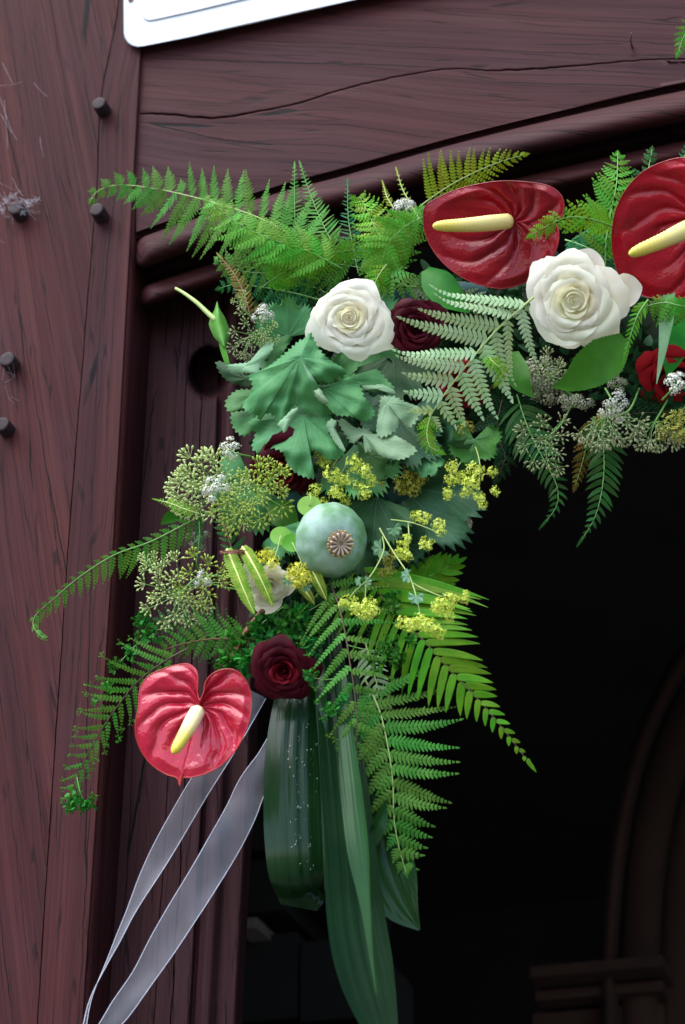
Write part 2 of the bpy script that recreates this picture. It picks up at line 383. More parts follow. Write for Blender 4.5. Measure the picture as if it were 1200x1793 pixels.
def peg(px, py, r=15, ln=0.016):
    b = MB(); c = P(px, py, ln); ax = V((0, -1, 0)); n = 22
    rows = []
    for (k, rr, d) in ((0, 1.02, -ln-.004), (1, 1.0, -0.003), (2, 0.95, -.0006), (2, 0.92, 0), (2, .905, .0001), (3, 0.6, .0002), (4, 0.02, .0002)):
        ring = []
        for j in range(n):
            a = 2*math.pi*j/n; q = r*S*rr*(1+0.05*noise.noise(V((math.cos(a)*1.2+px, math.sin(a)*1.2, py))))
            ring.append(c + V((math.cos(a)*q, 0, math.sin(a)*q)) + ax*d)
        rows.append(ring)
    b.grid(rows, True); o = build('peg', b, M['peg'], post)
    es = MB()
for q in ((173, 180, 15), (169, 366, 15), (27, 363, 16), (12, 628, 16), (3, 742, 15)): peg(*q)

# lintel: moulded head beam, profile swept along its curve
GRV = [(235, 408), (300, 385), (400, 352), (500, 322), (600, 296), (800, 239), (1000, 190), (1200, 146), (1500, 92), (1900, 52), (2400, 45), (3100, 60)]
CRK = [(235, 199), (300, 201), (345, 206), (390, 206), (450, 196), (520, 182), (600, 157), (700, 134), (790, 121), (870, 124), (950, 120), (1040, 113), (1120, 106), (1200, 104), (1400, 108), (3100, 130)]
CW = [(235, .8), (300, 1.7), (400, 1.6), (480, 1.0), (600, 0.9), (780, .6), (830, .5), (900, 1.3), (1000, 1.0), (1120, .5), (3100, .4)]
lint = empty('lintel', 'moulded dark oak lintel arching over the doorway', 'lintel', P(250, 400, 0))
LF = -0.006
prof = [(0, LF), (1.5, -0.010), (3, -0.015), (9, -0.016), (11, -0.013)]
for k in range(0, 13):                         # upper roll
    a = math.pi * k / 12
    prof.append((12 + 27*(1-math.cos(a)), -0.015 + 0.033*math.sin(a)**0.75))
prof += [(67, -0.03), (70, -0.045), (78, -0.058), (88, -0.060), (94, -0.052), (96, -0.044)]
for k in range(0, 11):                         # lower roll
    a = math.pi * k / 10
    prof.append((97 + 19*(1-math.cos(a)), -0.038 + 0.028*math.sin(a)**0.75))
prof += [(137, -0.052), (142, -0.07), (150, -0.10), (163, -0.16), (175, -0.24)]
def sweep(x):
    g = smooth_pw(GRV, x); c = smooth_pw(CRK, x) + 1.6*noise.noise(V((x*0.05, 1, 0))) + 1.0*noise.noise(V((x*0.15, 7, 0))); wd = pw(CW, x)*(1+0.5*noise.noise(V((x*0.09, 4, 0))))
    top = -190; row = []
    wv = lambda y: LF + 0.0022*noise.noise(V((x*0.004, y*0.012, 5)))
    row += [P(x, top, -0.1)]
    for f in (0, .2, .4, .6, .75, .88, .96, 1-3/(c-wd-top), 1-1/(c-wd-top)): 
        y = lerp(top, c-wd, f); row.append(P(x, y, wv(y)))
    row += [P(x, c-wd, wv(c)-.0006), P(x, c-wd*0.6, LF-.004), P(x, c, LF-.014), P(x, c+wd*0.5, LF-.004), P(x, c+wd, wv(c)-.0006)]
    for f in (1/(g-c-wd), 3/(g-c-wd), .06, .2, .4, .6, .8, .94, 1-3/(g-c-wd), 1-1/(g-c-wd)): 
        y = lerp(c+wd, g, f); row.append(P(x, y, wv(y)))
    ed = max(0.0, (262 - x) / 24)                # the rolls die into rounded ends beside the post
    for o, h in prof:
        row.append(P(x + (0 if o < 60 else 6), g + o, h - (0.03*ed*ed if o > 12 else 0)))
    return row
xs = [239, 241, 244, 248, 253, 260] + list(range(268, 1300, 8)) + list(range(1300, 3101, 50))
rows = [sweep(x) for x in xs]
b, uv = sheet(rows); build('timber', b, M['lintel'], lint, uv=uv)
b = MB(); b.tube([P(1107, 82, LF), P(1104, 70, .02), P(1106, 58, .03)], 0.0011, 0.0007); build('nail', b, M['iron'], lint)

# door jamb inside the post
jamb = empty('door_jamb', 'recessed oak door jamb with a round bored hole behind the garland', 'door jamb', P(300, 1793, JH))
JT = [(0, 0), (.645, 0), (.655, -.009), (.675, -.012), (.69, -.004), (.74, .006), (.80, .003), (.84, -.006), (.86, -.009), (1.0, -.012)]
def jrow(y):
    e = pw(EDGE, y) + 44; r = smooth_pw([(430, 455), (1240, 438), (1340, 434), (1793, 410), (2600, 372)], y)
    out = []; c0 = .5 + 0.012*noise.noise(V((y*0.01, 9, 2))); c1 = .36 + 0.03*noise.noise(V((y*0.005, 4, 2)))
    fs = sorted([k/72 for k in range(73)] + [c0-.008, c0, c0+.008, c1-.005, c1, c1+.005])
    for f in fs:
        x = lerp(e, r, f); h = JH + pw(JT, f)
        if abs(f-c0) < 1e-6: h -= .011
        if abs(f-c1) < 1e-6: h -= .006
        d = math.hypot((x-366)/36, (y-652)/46)
        if d < 1: h -= 0.05*(1-d**6)
        elif d < 1.2: h -= 0.003*(1.2-d)/.2
        out.append(P(x, y, h))
    return out + [P(r+5, y, JH-.05), P(r+10, y, JH-.12), P(r+14, y, JH-.2)]
ys = [430, 500, 560] + list(range(590, 720, 3)) + list(range(725, 2620, 15))
rows = [jrow(y) for y in ys]
b, uv = sheet(rows); build('timber', b, M['jamb'], jamb, uv=uv)

# white sign, top of the frame
sign = empty('enamel_sign', 'white painted metal sign plate with rounded corner above the lintel', 'sign', P(225, 60, 0.01))
def sgn_pt(x, y, h): return P(x, y, h)
def plate(poly, h0, h1, name, mat, inset=2.0):
    b = MB(); cx = sum(p[0] for p in poly)/len(poly); cy = sum(p[1] for p in poly)/len(poly)
    r0 = [P(x, y, h0) for x, y in poly]; r1 = [P(x, y, h1-.0012) for x, y in poly]
    def ins(x, y, k):
        d = math.hypot(x-cx, y-cy); return (x + (cx-x)*k/d, y + (cy-y)*k/d)
    r2 = [P(*ins(x, y, inset), h1) for x, y in poly]
    r3 = [P(*ins(x, y, inset+1), h1) for x, y in poly]; r4 = [P(*ins(x, y, inset+5), h1) for x, y in poly]
    o = b.grid([r0, r1, r2, r3, r4], True); n = len(poly)
    b.f.append(tuple(o+4*n+i for i in range(n)))
    return build(name, b, mat, sign)
out = [(216.5, -420), (216.5, 0), (217, 58), (219, 67), (224, 75), (231, 80), (240, 82.5), (250, 81.5), (330, 66), (430, 44), (530, 21), (640, -4), (900, -62), (1000, -85), (1000, -420)]
plate(out, 0.0, 0.008, 'plate', M['sign'])
inn = [(250, -420), (250, 0), (250, 26), (252, 33), (257, 36), (264, 36), (330, 22), (430, -1), (640, -49), (980, -125), (980, -420)]
plate(inn, 0.006, 0.0096, 'raised_panel', M['sign'], 1.5)
b = MB(); b.ball(P(229, -1, 0.009), 6*S, 3*S, 6*S, seg=14, ring=8); build('screw', b, M['rust'], sign)
b = MB()
for k in range(16):
    x = 380 + k*12 + U_(-4, 4); y = 54.6 - (x-380)*0.2255
    b.ball(P(x, y+0.4, 0.0066), U_(3, 6)*S, .0008, U_(.8, 1.6)*S, seg=6, ring=4)
o = build('rust_spots', b, M['rust'], sign); o['kind'] = 'stuff'

# stone room seen dimly through the doorway
arch = empty('stone_arch', 'dim brown stone arch standing on a capital inside the room', 'arch', P(1060, 1793, -1.4))
pts = catmull([(1075, 2300, -1.4), (1072, 1793, -1.4), (1070, 1690, -1.4), (1085, 1500, -1.4), (1115, 1350, -1.4), (1165, 1220, -1.4), (1250, 1090, -1.4), (1400, 960, -1.4), (1600, 880, -1.4)], 60)
def arch_band(off, wdt, dh, name):
    rows = []
    for i, q in enumerate(pts):
        a = pts[max(i-1, 0)]; c = pts[min(i+1, 60)]; dx, dy = c[0]-a[0], c[1]-a[1]; l = math.hypot(dx, dy); nx, ny = -dy/l, dx/l
        r = []
        for k in range(9):
            an = math.pi*k/8
            o = off + wdt*(0.5-0.5*math.cos(an)); r.append(P(q[0]+nx*o, q[1]+ny*o, q[2] - .05 + dh*math.sin(an)**.6))
        rows.append(r)
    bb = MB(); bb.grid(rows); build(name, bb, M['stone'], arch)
arch_band(-22, 34, .09, 'moulding'); arch_band(14, 70, .05, 'moulding'); arch_band(86, 160, .02, 'moulding')
for (x0, y0, x1, y1, h) in ((928, 1672, 1160, 1712, .12), (938, 1716, 1160, 1752, .07), (955, 1756, 1160, 2300, .03)):
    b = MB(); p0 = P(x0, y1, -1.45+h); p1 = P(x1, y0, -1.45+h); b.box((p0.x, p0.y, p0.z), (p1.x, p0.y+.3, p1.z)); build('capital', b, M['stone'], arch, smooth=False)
pier = empty('stone_pier', 'dim stone pier with a pale ledge behind the jamb', 'pier', P(450, 1793, -1.0))
for (x0, y0, x1, y1, h, mt) in ((414, 1606, 450, 1628, .06, 'pale_stone'), (418, 1632, 520, 1790, 0, 'block'), (526, 1640, 640, 1790, 0, 'block'), (420, 1500, 500, 1600, -.02, 'block'), (506, 1470, 600, 1560, -.02, 'block'), (410, 1796, 660, 2100, .03, 'block'), (424, 1380, 520, 1490, -.03, 'block')):
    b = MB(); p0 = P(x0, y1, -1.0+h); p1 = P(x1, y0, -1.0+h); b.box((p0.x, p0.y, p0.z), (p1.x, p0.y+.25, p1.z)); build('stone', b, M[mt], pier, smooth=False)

# cobwebs on the post
web = empty('cobweb', 'torn grey cobweb strung round the peg at the left edge', 'cobweb', P(27, 363, .02))
b = MB(); rw = random.Random(3)
for k in range(24):
    a = rw.uniform(0, 6.28); d = rw.uniform(14, 48); x0, y0 = 27 + rw.gauss(0, 7), 360 + rw.gauss(0, 7)
    x1, y1 = x0 + math.cos(a)*d, y0 + math.sin(a)*d*0.8
    b.tube([P(x0, y0, .019), P((x0+x1)/2, (y0+y1)/2+rw.uniform(0, 6), .010), P(x1, y1, .001)], .00014, .0001, 3, False)
build('silk', b, M['web'], web)['kind'] = 'stuff'
b = MB()
for (x, y) in ((12, 352), (20, 345), (42, 352), (62, 350), (38, 372), (6, 368), (50, 356)):
    for k in range(8):
        b.tube([P(x+rw.gauss(0, 5), y+rw.gauss(0, 4), .012), P(x+rw.gauss(0, 5), y+rw.gauss(0, 4), .016), P(x+rw.gauss(0, 6), y+rw.gauss(0, 5), .012)], .0002, .00014, 3, False)
build('tuft', b, M['web'], web)['kind'] = 'stuff'
web2 = empty('cobweb', 'faint cobweb threads slanting across the upper post', 'cobweb', P(20, 200, .01))
b = MB()
for (x0, y0, x1, y1) in ((5, 110, 24, 148), (60, 146, 84, 170), (0, 150, 40, 143), (2, 200, 30, 245), (0, 170, 22, 232), (8, 175, 14, 260), (0, 320, 40, 336), (70, 240, 76, 275), (0, 420, 8, 425)):
    b.tube([P(x0, y0, .003), P((x0+x1)/2, (y0+y1)/2+2, .005), P(x1, y1, .002)], .00012, .0001, 3, False)
build('silk', b, M['web'], web2)['kind'] = 'stuff'
web3 = empty('cobweb', 'grey cobweb threads round the lowest pair of pegs', 'cobweb', P(15, 700, .01))
b = MB()
for k in range(10):
    x0, y0 = rw.uniform(0, 25), rw.uniform(615, 760); b.tube([P(x0, y0, .014), P(x0+rw.uniform(-5, 20), y0+rw.uniform(-10, 40), .002)], .00016, .00012, 3, False)
build('silk', b, M['web'], web3)['kind'] = 'stuff'

# ================================================================ GARLAND
def dirv(dx, dy, dn=0.0):
    """unit vector from photo-right, photo-down and towards-the-viewer amounts"""
    return (RT*dx - UP*dy + N*dn).normalized()
def pline(pts, n):
    return [V(q) for q in catmull([tuple(P(*p)) for p in pts], n)]
FP_BI = [(0, .80), (.12, 1.0), (.35, .92), (.6, .68), (.8, .40), (.93, .17), (1, .05)]
FP_LIN = [(0, .75), (.15, 1.0), (.5, .85), (.75, .55), (.92, .25), (1, .08)]

def pinnule(b, base, ax, sd, up, ln, hw, fold=.25):
    tip = base + ax*ln
    o = len(b.v)
    b.v += [base - sd*hw*1.08, base + sd*hw*1.08, base + up*hw*fold, base + ax*ln*.5 - sd*hw*.92, base + ax*ln*.5 + sd*hw*.92, base + ax*ln*.5 + up*hw*fold,
            base + ax*ln*.84 - sd*hw*.5, base + ax*ln*.84 + sd*hw*.5, tip]
    b.f += [(o, o+2, o+5, o+3), (o+2, o+1, o+4, o+5), (o+3, o+5, o+8, o+6), (o+5, o+4, o+7, o+8)]
def pinna_bi(b, base, ax, sd, up, L, wpx, pitch, sweep_, droop, curl=0, rib=True):
    """a leaflet cut again into small rounded lobes both sides of its own rib"""
    n = max(5, int(L/(pitch*S)))
    def pos(x): 
        q = x/L
        return base + ax*x + sd*(sweep_*q*q*L) - up*(droop*q*q*L) + up*(curl*max(0, q-.7)**2*L*6)
    rb = [pos(L*k/8) for k in range(9)]
    if rib: b.tube(rb, 0.55*S, 0.2*S, 3, False)
    for k in range(n):
        x = L*(k+.5)/n; q = x/L; p = pos(x); d = (pos(min(L, x+L*.03)) - pos(x-L*.03)).normalized()
        s2 = up.cross(d).normalized(); u2 = d.cross(s2)
        ln = wpx*S*max(.12, (1-q**1.9)*(1.0-.15*(1-q)**4))*U_(.88, 1.08)
        for sg in (1, -1):
            a = R_(66 - 14*q)
            ad = (d*math.cos(a) + s2*sg*math.sin(a) + u2*U_(-.18, .06)).normalized()
            pinnule(b, p, ad, ad.cross(u2).normalized(), u2, ln*1.4, L/n*.41*(1-.10*q))
    e = pos(L); d = (pos(L) - pos(L*.93)).normalized(); s2 = up.cross(d).normalized()
    pinnule(b, pos(L*.95), d, s2, up, max(wpx*S*.55, L*.07), pitch*S*.24)
def pinna_strip(b, base, ax, sd, up, L, wpx, pitch, sweep_, droop, curl=0, teeth=.16, wave=0.0, prof=None):
    """an undivided lance-shaped leaflet with toothed edge and a folded midrib"""
    n = max(8, int(L/(pitch*S))); rows = []
    for k in range(2*n+1):
        q = k/(2*n); x = q*L
        c = base + ax*x + sd*(sweep_*q*q*L) - up*(droop*q*q*L) + up*(curl*max(0, q-.7)**2*L*6)
        wv = pw(prof or [(0, .55), (.06, .9), (.3, 1), (.6, .82), (.85, .42), (1, .03)], q) * wpx*S
        wt = wv*(1 - (teeth if k % 2 else 0))
        d = (ax + sd*(2*sweep_*q) - up*(2*droop*q)).normalized(); s2 = up.cross(d).normalized(); u2 = d.cross(s2)
        z = wave*wpx*S*(1 if k % 2 else -1)
        rows.append([c - s2*wt + u2*z, c - s2*wt*.5 + u2*(wv*.16 + z*.4), c - u2*wv*.06, c + s2*wt*.5 + u2*(wv*.16 + z*.4), c + s2*wt + u2*z])
    b.grid(rows)
def crest_clump(b, c, r, n, axis=None):
    """curly parsley-like tip: small folded lobed leaves spread on a dome"""
    for k in range(n):
        d = V((U_(-1, 1), U_(-1, 1), U_(-1, 1))).normalized()
        if axis is not None: d = (d + axis*.7).normalized()
        p = c + d*r*U_(.25, 1.0); a = (d*.6 + V((U_(-1, 1), U_(-1, 1), U_(-1, 1)))*.7).normalized()
        s = a.orthogonal().normalized(); s = (s*math.cos(k*2.1) + a.cross(s)*math.sin(k*2.1)); u = a.cross(s); l = r*U_(.35, .6)
        for sg, sc_ in ((0, 1), (.75, .75), (-.75, .75)):
            ad = (a*math.cos(sg) + s*math.sin(sg)).normalized(); pinnule(b, p, ad, ad.cross(u).normalized(), u, l*sc_, l*.30, .5)
def fern(label, pts, pairs, lenL, lenR, style='bi', mat='fern', rmat='stem_green', aL=62, aR=62, w=11, pitch=6.5, prof=FP_BI, start=.08, roll=0, sweepL=.15, sweepR=.15,
         droop=.12, curl=0, crest=0, rr=1.6, group=None, name='fern_frond', jit=1.0, teeth=.16, wave=0, lift=.0, cat='fern', terminal=True, wprof=None):
    C = pline(pts, 48); root = empty(name, label, cat, C[0], group)
    b = MB(); b.tube(C, rr*S, rr*.35*S, 6); build('stem', b, M[rmat], root)
    for i in range(pairs):
        t = start + (1-start)*(i+.3)/pairs
        for sg, ln, ang, sw in ((1, lenL, aL, sweepL), (-1, lenR, aR, sweepR)):
            if not ln: continue
            tt = min(.995, max(0, t + (.012 if sg > 0 else -.012)*jit)); f = tt*48; k = min(47, int(f)); p = C[k].lerp(C[k+1], f-k)
            T = (C[min(48, k+2)] - C[max(0, k-1)]).normalized()
            n = (N - T*N.dot(T)).normalized(); rl = R_(roll); sdv = n.cross(T); n = (n*math.cos(rl) + sdv*math.sin(rl)).normalized(); sdv = n.cross(T)
            a0 = pw(ang, tt) if isinstance(ang, list) else ang; l0 = pw(ln, tt) if isinstance(ln, list) else ln*pw(prof, tt)
            if l0 < 2: continue
            a = R_(a0 + U_(-6, 6)*jit); L = l0*S*U_(1-.06*jit, 1+.06*jit)
            ax = (T*math.cos(a) + sdv*sg*math.sin(a) + n*(lift + U_(-.10, .10)*jit)).normalized()
            sd = n.cross(ax).normalized(); up = ax.cross(sd).normalized(); rq = R_(U_(-24, 24)*jit); sd = (sd*math.cos(rq) + up*math.sin(rq)).normalized(); up = ax.cross(sd).normalized()
            if rnd() < .03*jit and .1 < t < .9: L *= U_(.45, .7)
            b = MB(); sws = -sg*sw*U_(.6, 1.3); ww = w*(0.55+.45*min(1, l0/60)) if style == 'bi' else w*min(1, .36+.64*l0/55)
            if style == 'bi': pinna_bi(b, p, ax, sd, up, L, ww, pitch, sws, droop*U_(.5, 1.4), curl)
            else: pinna_strip(b, p, ax, sd, up, L, ww, pitch, sws, droop*U_(.5, 1.4), curl, teeth, wave, wprof)
            if crest and l0 > 10: crest_clump(b, p + ax*L + sd*sws*L - up*droop*L, crest*S*U_(.7, 1.25), 9, ax)
            build('leaflet', b, M[mat], root)
    if terminal:
        T = (C[48] - C[46]).normalized(); n = (N - T*N.dot(T)).normalized(); b = MB()
        if style == 'bi': pinna_bi(b, C[47], T, n.cross(T), n, 14*S, 5, 4, 0, .1)
        else: pinna_strip(b, C[47], T, n.cross(T), n, 24*S, w*.45, pitch, 0, .1, 0, teeth)
        build('leaflet', b, M[mat], root)
    return root

# ---------------------------------------------------------------- blades, ribbons
def strip_rows(pts, n, cross, m=8, n0=None):
    """pts: (px, py, h, half width px, twist deg); cross(u, q) -> (side, lift) in half widths"""
    raw = catmull([(*tuple(P(p[0], p[1], p[2])), p[3]*S, R_(p[4] if len(p) > 4 else 0)) for p in pts], n)
    C = [V(r[:3]) for r in raw]; rows = []; uv = []; u_ = 0
    for i, r in enumerate(raw):
        T = (C[min(n, i+1)] - C[max(0, i-1)]).normalized(); base = n0 or N
        nn = (base - T*base.dot(T)); nn = nn.normalized() if nn.length > .05 else UP.cross(T).normalized()
        sd = nn.cross(T); a = r[4]; s2 = sd*math.cos(a) + nn*math.sin(a); n2 = nn*math.cos(a) - sd*math.sin(a)
        if i: u_ += (C[i]-C[i-1]).length
        row = []
        for j in range(m+1):
            u = 2*j/m - 1; x, z = cross(u, i/n); row.append(C[i] + s2*x*r[3] + n2*z*r[3]); uv.append((u_, x*r[3]))
        rows.append(row)
    return rows, uv
def blade(name, label, cat, pts, mat, fold=.25, ribs=0, n=40, m=10, ripple=0, group=None, stem=None, teeth=0, smat='stem_green'):
    def cross(u, q):
        tt = 1 - (teeth*(int(q*n) % 2)) 
        return (u*tt, fold*(u*u-.4) + ripple*math.sin(q*9+u*2) + ribs*math.cos(u*15 + math.sin(q*3))*(1-abs(u)))
    rows, uv = strip_rows(pts, n, cross, m)
    root = empty(name, label, cat, rows[0][m//2], group)
    b = MB(); b.grid(rows); build('blade', b, M[mat], root, uv=uv)
    if stem: 
        b = MB(); b.tube(pline(stem, 14), 1.8*S, 1.4*S, 6); build('stem', b, M[smat], root)
    return root
# ---------------------------------------------------------------- lobed round leaves
def round_leaf(label, cx, cy, h, R, ang, mat='mantle', span=300, lobes=7, tilt=(0, 0), cup=.15, pleat=.05, depth=.22, teeth=.12, stem=None, group=None, roll=0, nteeth=6, sq=1.0, name='lobed_leaf'):
    """fan leaf growing from its stalk at cx, cy towards ang (degrees, photo-clockwise from right); tilt: metres of h per pixel; roll curls the edge"""
    c = P(cx, cy, h); root = empty(name, label, 'leaf', c, group)
    nt_ = lobes*nteeth*2; rings = 14; rows = []; uv = []; seed = rnd()*50
    for i in range(rings+1):
        q = i/rings; row = []
        for j in range(nt_+1):
            f = j/nt_; a = R_(ang - span/2 + span*f); lf = f*lobes
            lob = abs(math.sin(math.pi*lf)); slob = .5-.5*math.cos(2*math.pi*lf); edge = (1-depth) + depth*lob**.6
            edge *= 1 - (teeth*(j % 2))*(q**6)
            asym = 1 - .10*math.sin(math.pi*(f-.5))**2 + .20*noise.noise(V((f*3.5, seed, 0)))
            r = R*q*(1 - q**3*(1 - edge))*asym
            dx, dy = math.cos(a)*r, math.sin(a)*r
            ca, sa = math.cos(R_(ang)), math.sin(R_(ang)); al, ac = dx*ca+dy*sa, -dx*sa+dy*ca
            dx, dy = al*ca - ac*sq*sa, al*sa + ac*sq*ca
            hh = h + tilt[0]*dx + tilt[1]*dy + R*S*(cup*q*q + pleat*q*(slob-.5)*.35 + .46*q*q*noise.noise(V((f*3.4, q*1.3, seed))) + .20*q*q*noise.noise(V((f*8, q*2.5, seed))) - .22*max(0, q-.72)**1.5*4*max(0, noise.noise(V((f*4.5, 3, seed+9)))) - roll*q**4)
            hh += 0
            row.append(P(cx + dx, cy + dy, hh)); uv.append((lf, q))
        rows.append(row)
    b = MB(); b.grid(rows); build('blade', b, M[mat], root, uv=uv)
    b = MB()                                         # veins standing on the blade
    for k in range(lobes):
        j = int(round((k+.5)/lobes*nt_)); 
        b.tube([rows[i][j] + N*.0001 for i in range(0, rings-1, 1)], .8*S, .2*S, 4, False)
    build('vein', b, M['vein_'+('pale' if mat == 'mantle_pale' else 'dark' if mat == 'mantle_dark' else 'mid')], root)['kind'] = 'stuff'
    if stem:
        b = MB(); b.tube(pline(stem, 14), 1.7*S, 1.4*S, 6); build('stem', b, M['stem_green'], root)
    return root
def traced_leaf(label, outline, c, h, mat='mantle', tilt=(0, 0), lobes=5, wave=.010, droop=.004, seed=0, group=None, tooth=4.2, step=4.4, curl=0):
    """lobed leaf with its own outline in photo pixels round its stalk at c; saw-toothed, wavy, falling away to its edge"""
    per = sum(math.hypot(a[0]-b_[0], a[1]-b_[1]) for a, b_ in zip(outline, outline[1:]+outline[:1])); n = int(per/step)//2*2
    raw = catmull([(x, y, 0) for x, y in outline + [outline[0]]], n)[:-1]; cx, cy = c
    Rm = sum(math.hypot(x-cx, y-cy) for x, y, _ in raw)/n; rings = 16; rows = []; uv = []
    root = empty('lobed_leaf', label, 'leaf', P(cx, cy, h), group)
    for i in range(rings+1):
        q = i/rings; row = []
        for j in range(n+1):
            x, y, _ = raw[j % n]; dx, dy = x-cx, y-cy; d = math.hypot(dx, dy); k = q*(1 - (tooth/max(d, 6) if j % 2 else 0)*q**5)
            px, py = cx+dx*k, cy+dy*k; f = j/n
            hh = h + tilt[0]*dx*k + tilt[1]*dy*k - droop*q**2 + wave*q*(noise.noise(V((px*.016, py*.016, seed))) + .45*noise.noise(V((px*.045, py*.045, seed+7))))
            hh += .0012*math.cos(2*math.pi*f*lobes)*q*(1-.4*q) + curl*max(0, q-.6)**2*6*noise.noise(V((f*6, seed, 3)))
            row.append(P(px, py, hh)); uv.append((f*lobes, q))
        rows.append(row)
    sgn = sum((raw[k][0]-cx)*(raw[(k+1) % n][1]-cy)-(raw[(k+1) % n][0]-cx)*(raw[k][1]-cy) for k in range(n))
    if sgn < 0: rows = [r[::-1] for r in rows]; uv = [uv[i*(n+1)+n-j] for i in range(rings+1) for j in range(n+1)]
    b = MB(); b.grid(rows); build('blade', b, M[mat], root, uv=uv); return root
M['vein_mid'] = simple('leaf_vein', (0.085, 0.235, 0.12), 0.6); M['vein_pale'] = simple('leaf_vein_pale', (0.26, 0.40, 0.26), 0.6); M['vein_dark'] = simple('leaf_vein_dull', (0.07, 0.15, 0.09), 0.6)
# ---------------------------------------------------------------- roses
def rose(label, cx, cy, h, R, face, mi, mo, petals=24, H=.75, seed=1, openness=1.0, spin=0, sx=1.0, group=None, loose=.10, inner=.42, extra=()):
    """spiral of cupped petals: tight upright ones inside, broad leaning ones with rolled rims outside"""
    rg = random.Random(seed); z = face.normalized(); x = RT - z*RT.dot(z); x.normalize(); y = z.cross(x)
    c = P(cx, cy, h); root = empty('rose', label, 'rose', c, group); Rm = R*S
    base = c - z*Rm*H
    for i in range(petals):
        t = i/(petals-1); a0 = i*R_(137.5) + spin + rg.uniform(-.12, .12)
        ro = Rm*(.045 + .955*t**1.12)*(rg.uniform(.96, 1.05) if t > .4 else 1)
        top = Rm*H*(1.0 + .04*t - .62*openness*max(0, t-.25)**1.7)*rg.uniform(.98, 1.02)
        half = lerp(1.9, .98, t**.5); nu, nv = 14, 11
        rows = []; k0 = rg.uniform(-.15, .15); kink = rg.uniform(.03, .13); ph = rg.uniform(0, 6); flare = rg.uniform(.7, 1.3); tw = rg.uniform(-.06, .10)
        steep = max(0, 1 - t/.45)
        for iv in range(nv+1):
            s_ = iv/nv; row = []
            for iu in range(nu+1):
                u = 2*iu/nu - 1
                sm = 1 + .05*t*noise.noise(V((u*3.5, i*2.3, seed))) + .03*t*noise.noise(V((u*8, i*2.3, seed+5))) - .24*abs(u)**3 - .06*u*k0*4*.25 + kink*math.exp(-(u*3.2)**2)*min(1, t*2)
                s = s_*sm
                rc = ro*(.12 + .88*s**.85); rs = ro*math.sin(min(1, s)*math.pi/2)**.5
                r = lerp(rc, rs, steep)*(1 + (.09*u if t < .9 else .02*u) + tw*u*u)
                zz = top*s**(.80 + .5*steep)
                if s > .74:
                    e = (s-.74)/.26; r += Rm*e*e*(.02 + .10*t)*flare; zz -= Rm*e**3*(.01 + .17*t)*flare
                if t < .22 and s > .55: r *= 1 - .55*((s-.55)/.45)*(1 - t/.22)
                r += Rm*.05*t*s*math.sin(u*2.6+ph)
                zz += Rm*(.03+.07*t)*s*noise.noise(V((u*1.6+i*3, s*1.5, seed))) + Rm*.035*t*s*s*noise.noise(V((u*4.5+i*3, s*2.5, seed)))
                a = a0 + u*half*(1 - .10*s)
                row.append(base + x*(math.cos(a)*r*sx) + y*(math.sin(a)*r) + z*zz)
            rows.append(row)
        b = MB(); b.grid(rows); build('petal', b, M[mi] if t < inner else M[mo], root)
    if mi == 'cream_petal':                              # filler dome added so gaps between the inner petals stay light
        rows = []
        for k in range(9):
            r = Rm*.42*k/8; rows.append([base + (x*math.cos(a)+y*math.sin(a))*r*(1+.04*math.sin(a*3+k)) + z*Rm*H*(.86 - .24*(k/8)**2 + .02*math.sin(a*2+k*1.3)) for a in [2*math.pi*j/30 for j in range(30)]])
        b = MB(); b.grid(rows, True); build('heart', b, M[mi], root)
    for (an, ln, hw, dz) in extra:                       # loose outer petals
        rows = []
        for iv in range(11):
            s = iv/10; row = []
            for iu in range(13):
                u = iu/6-1; a = R_(an) + u*hw*(1-.25*s); r = Rm*ln*(.2+.8*s)*(1 - .16*abs(u)**2.4*s + .03*math.exp(-(u*4)**2)*s)
                row.append(base + (x*math.cos(a)+y*math.sin(a))*r + z*(Rm*H*(dz*s - .25*max(0, s-.75)) + Rm*.10*u*u*s + Rm*.04*noise.noise(V((u*2, s*2, an)))))
            rows.append(row)
        b = MB(); b.grid(rows); build('petal', b, M[mo], root)
    return root
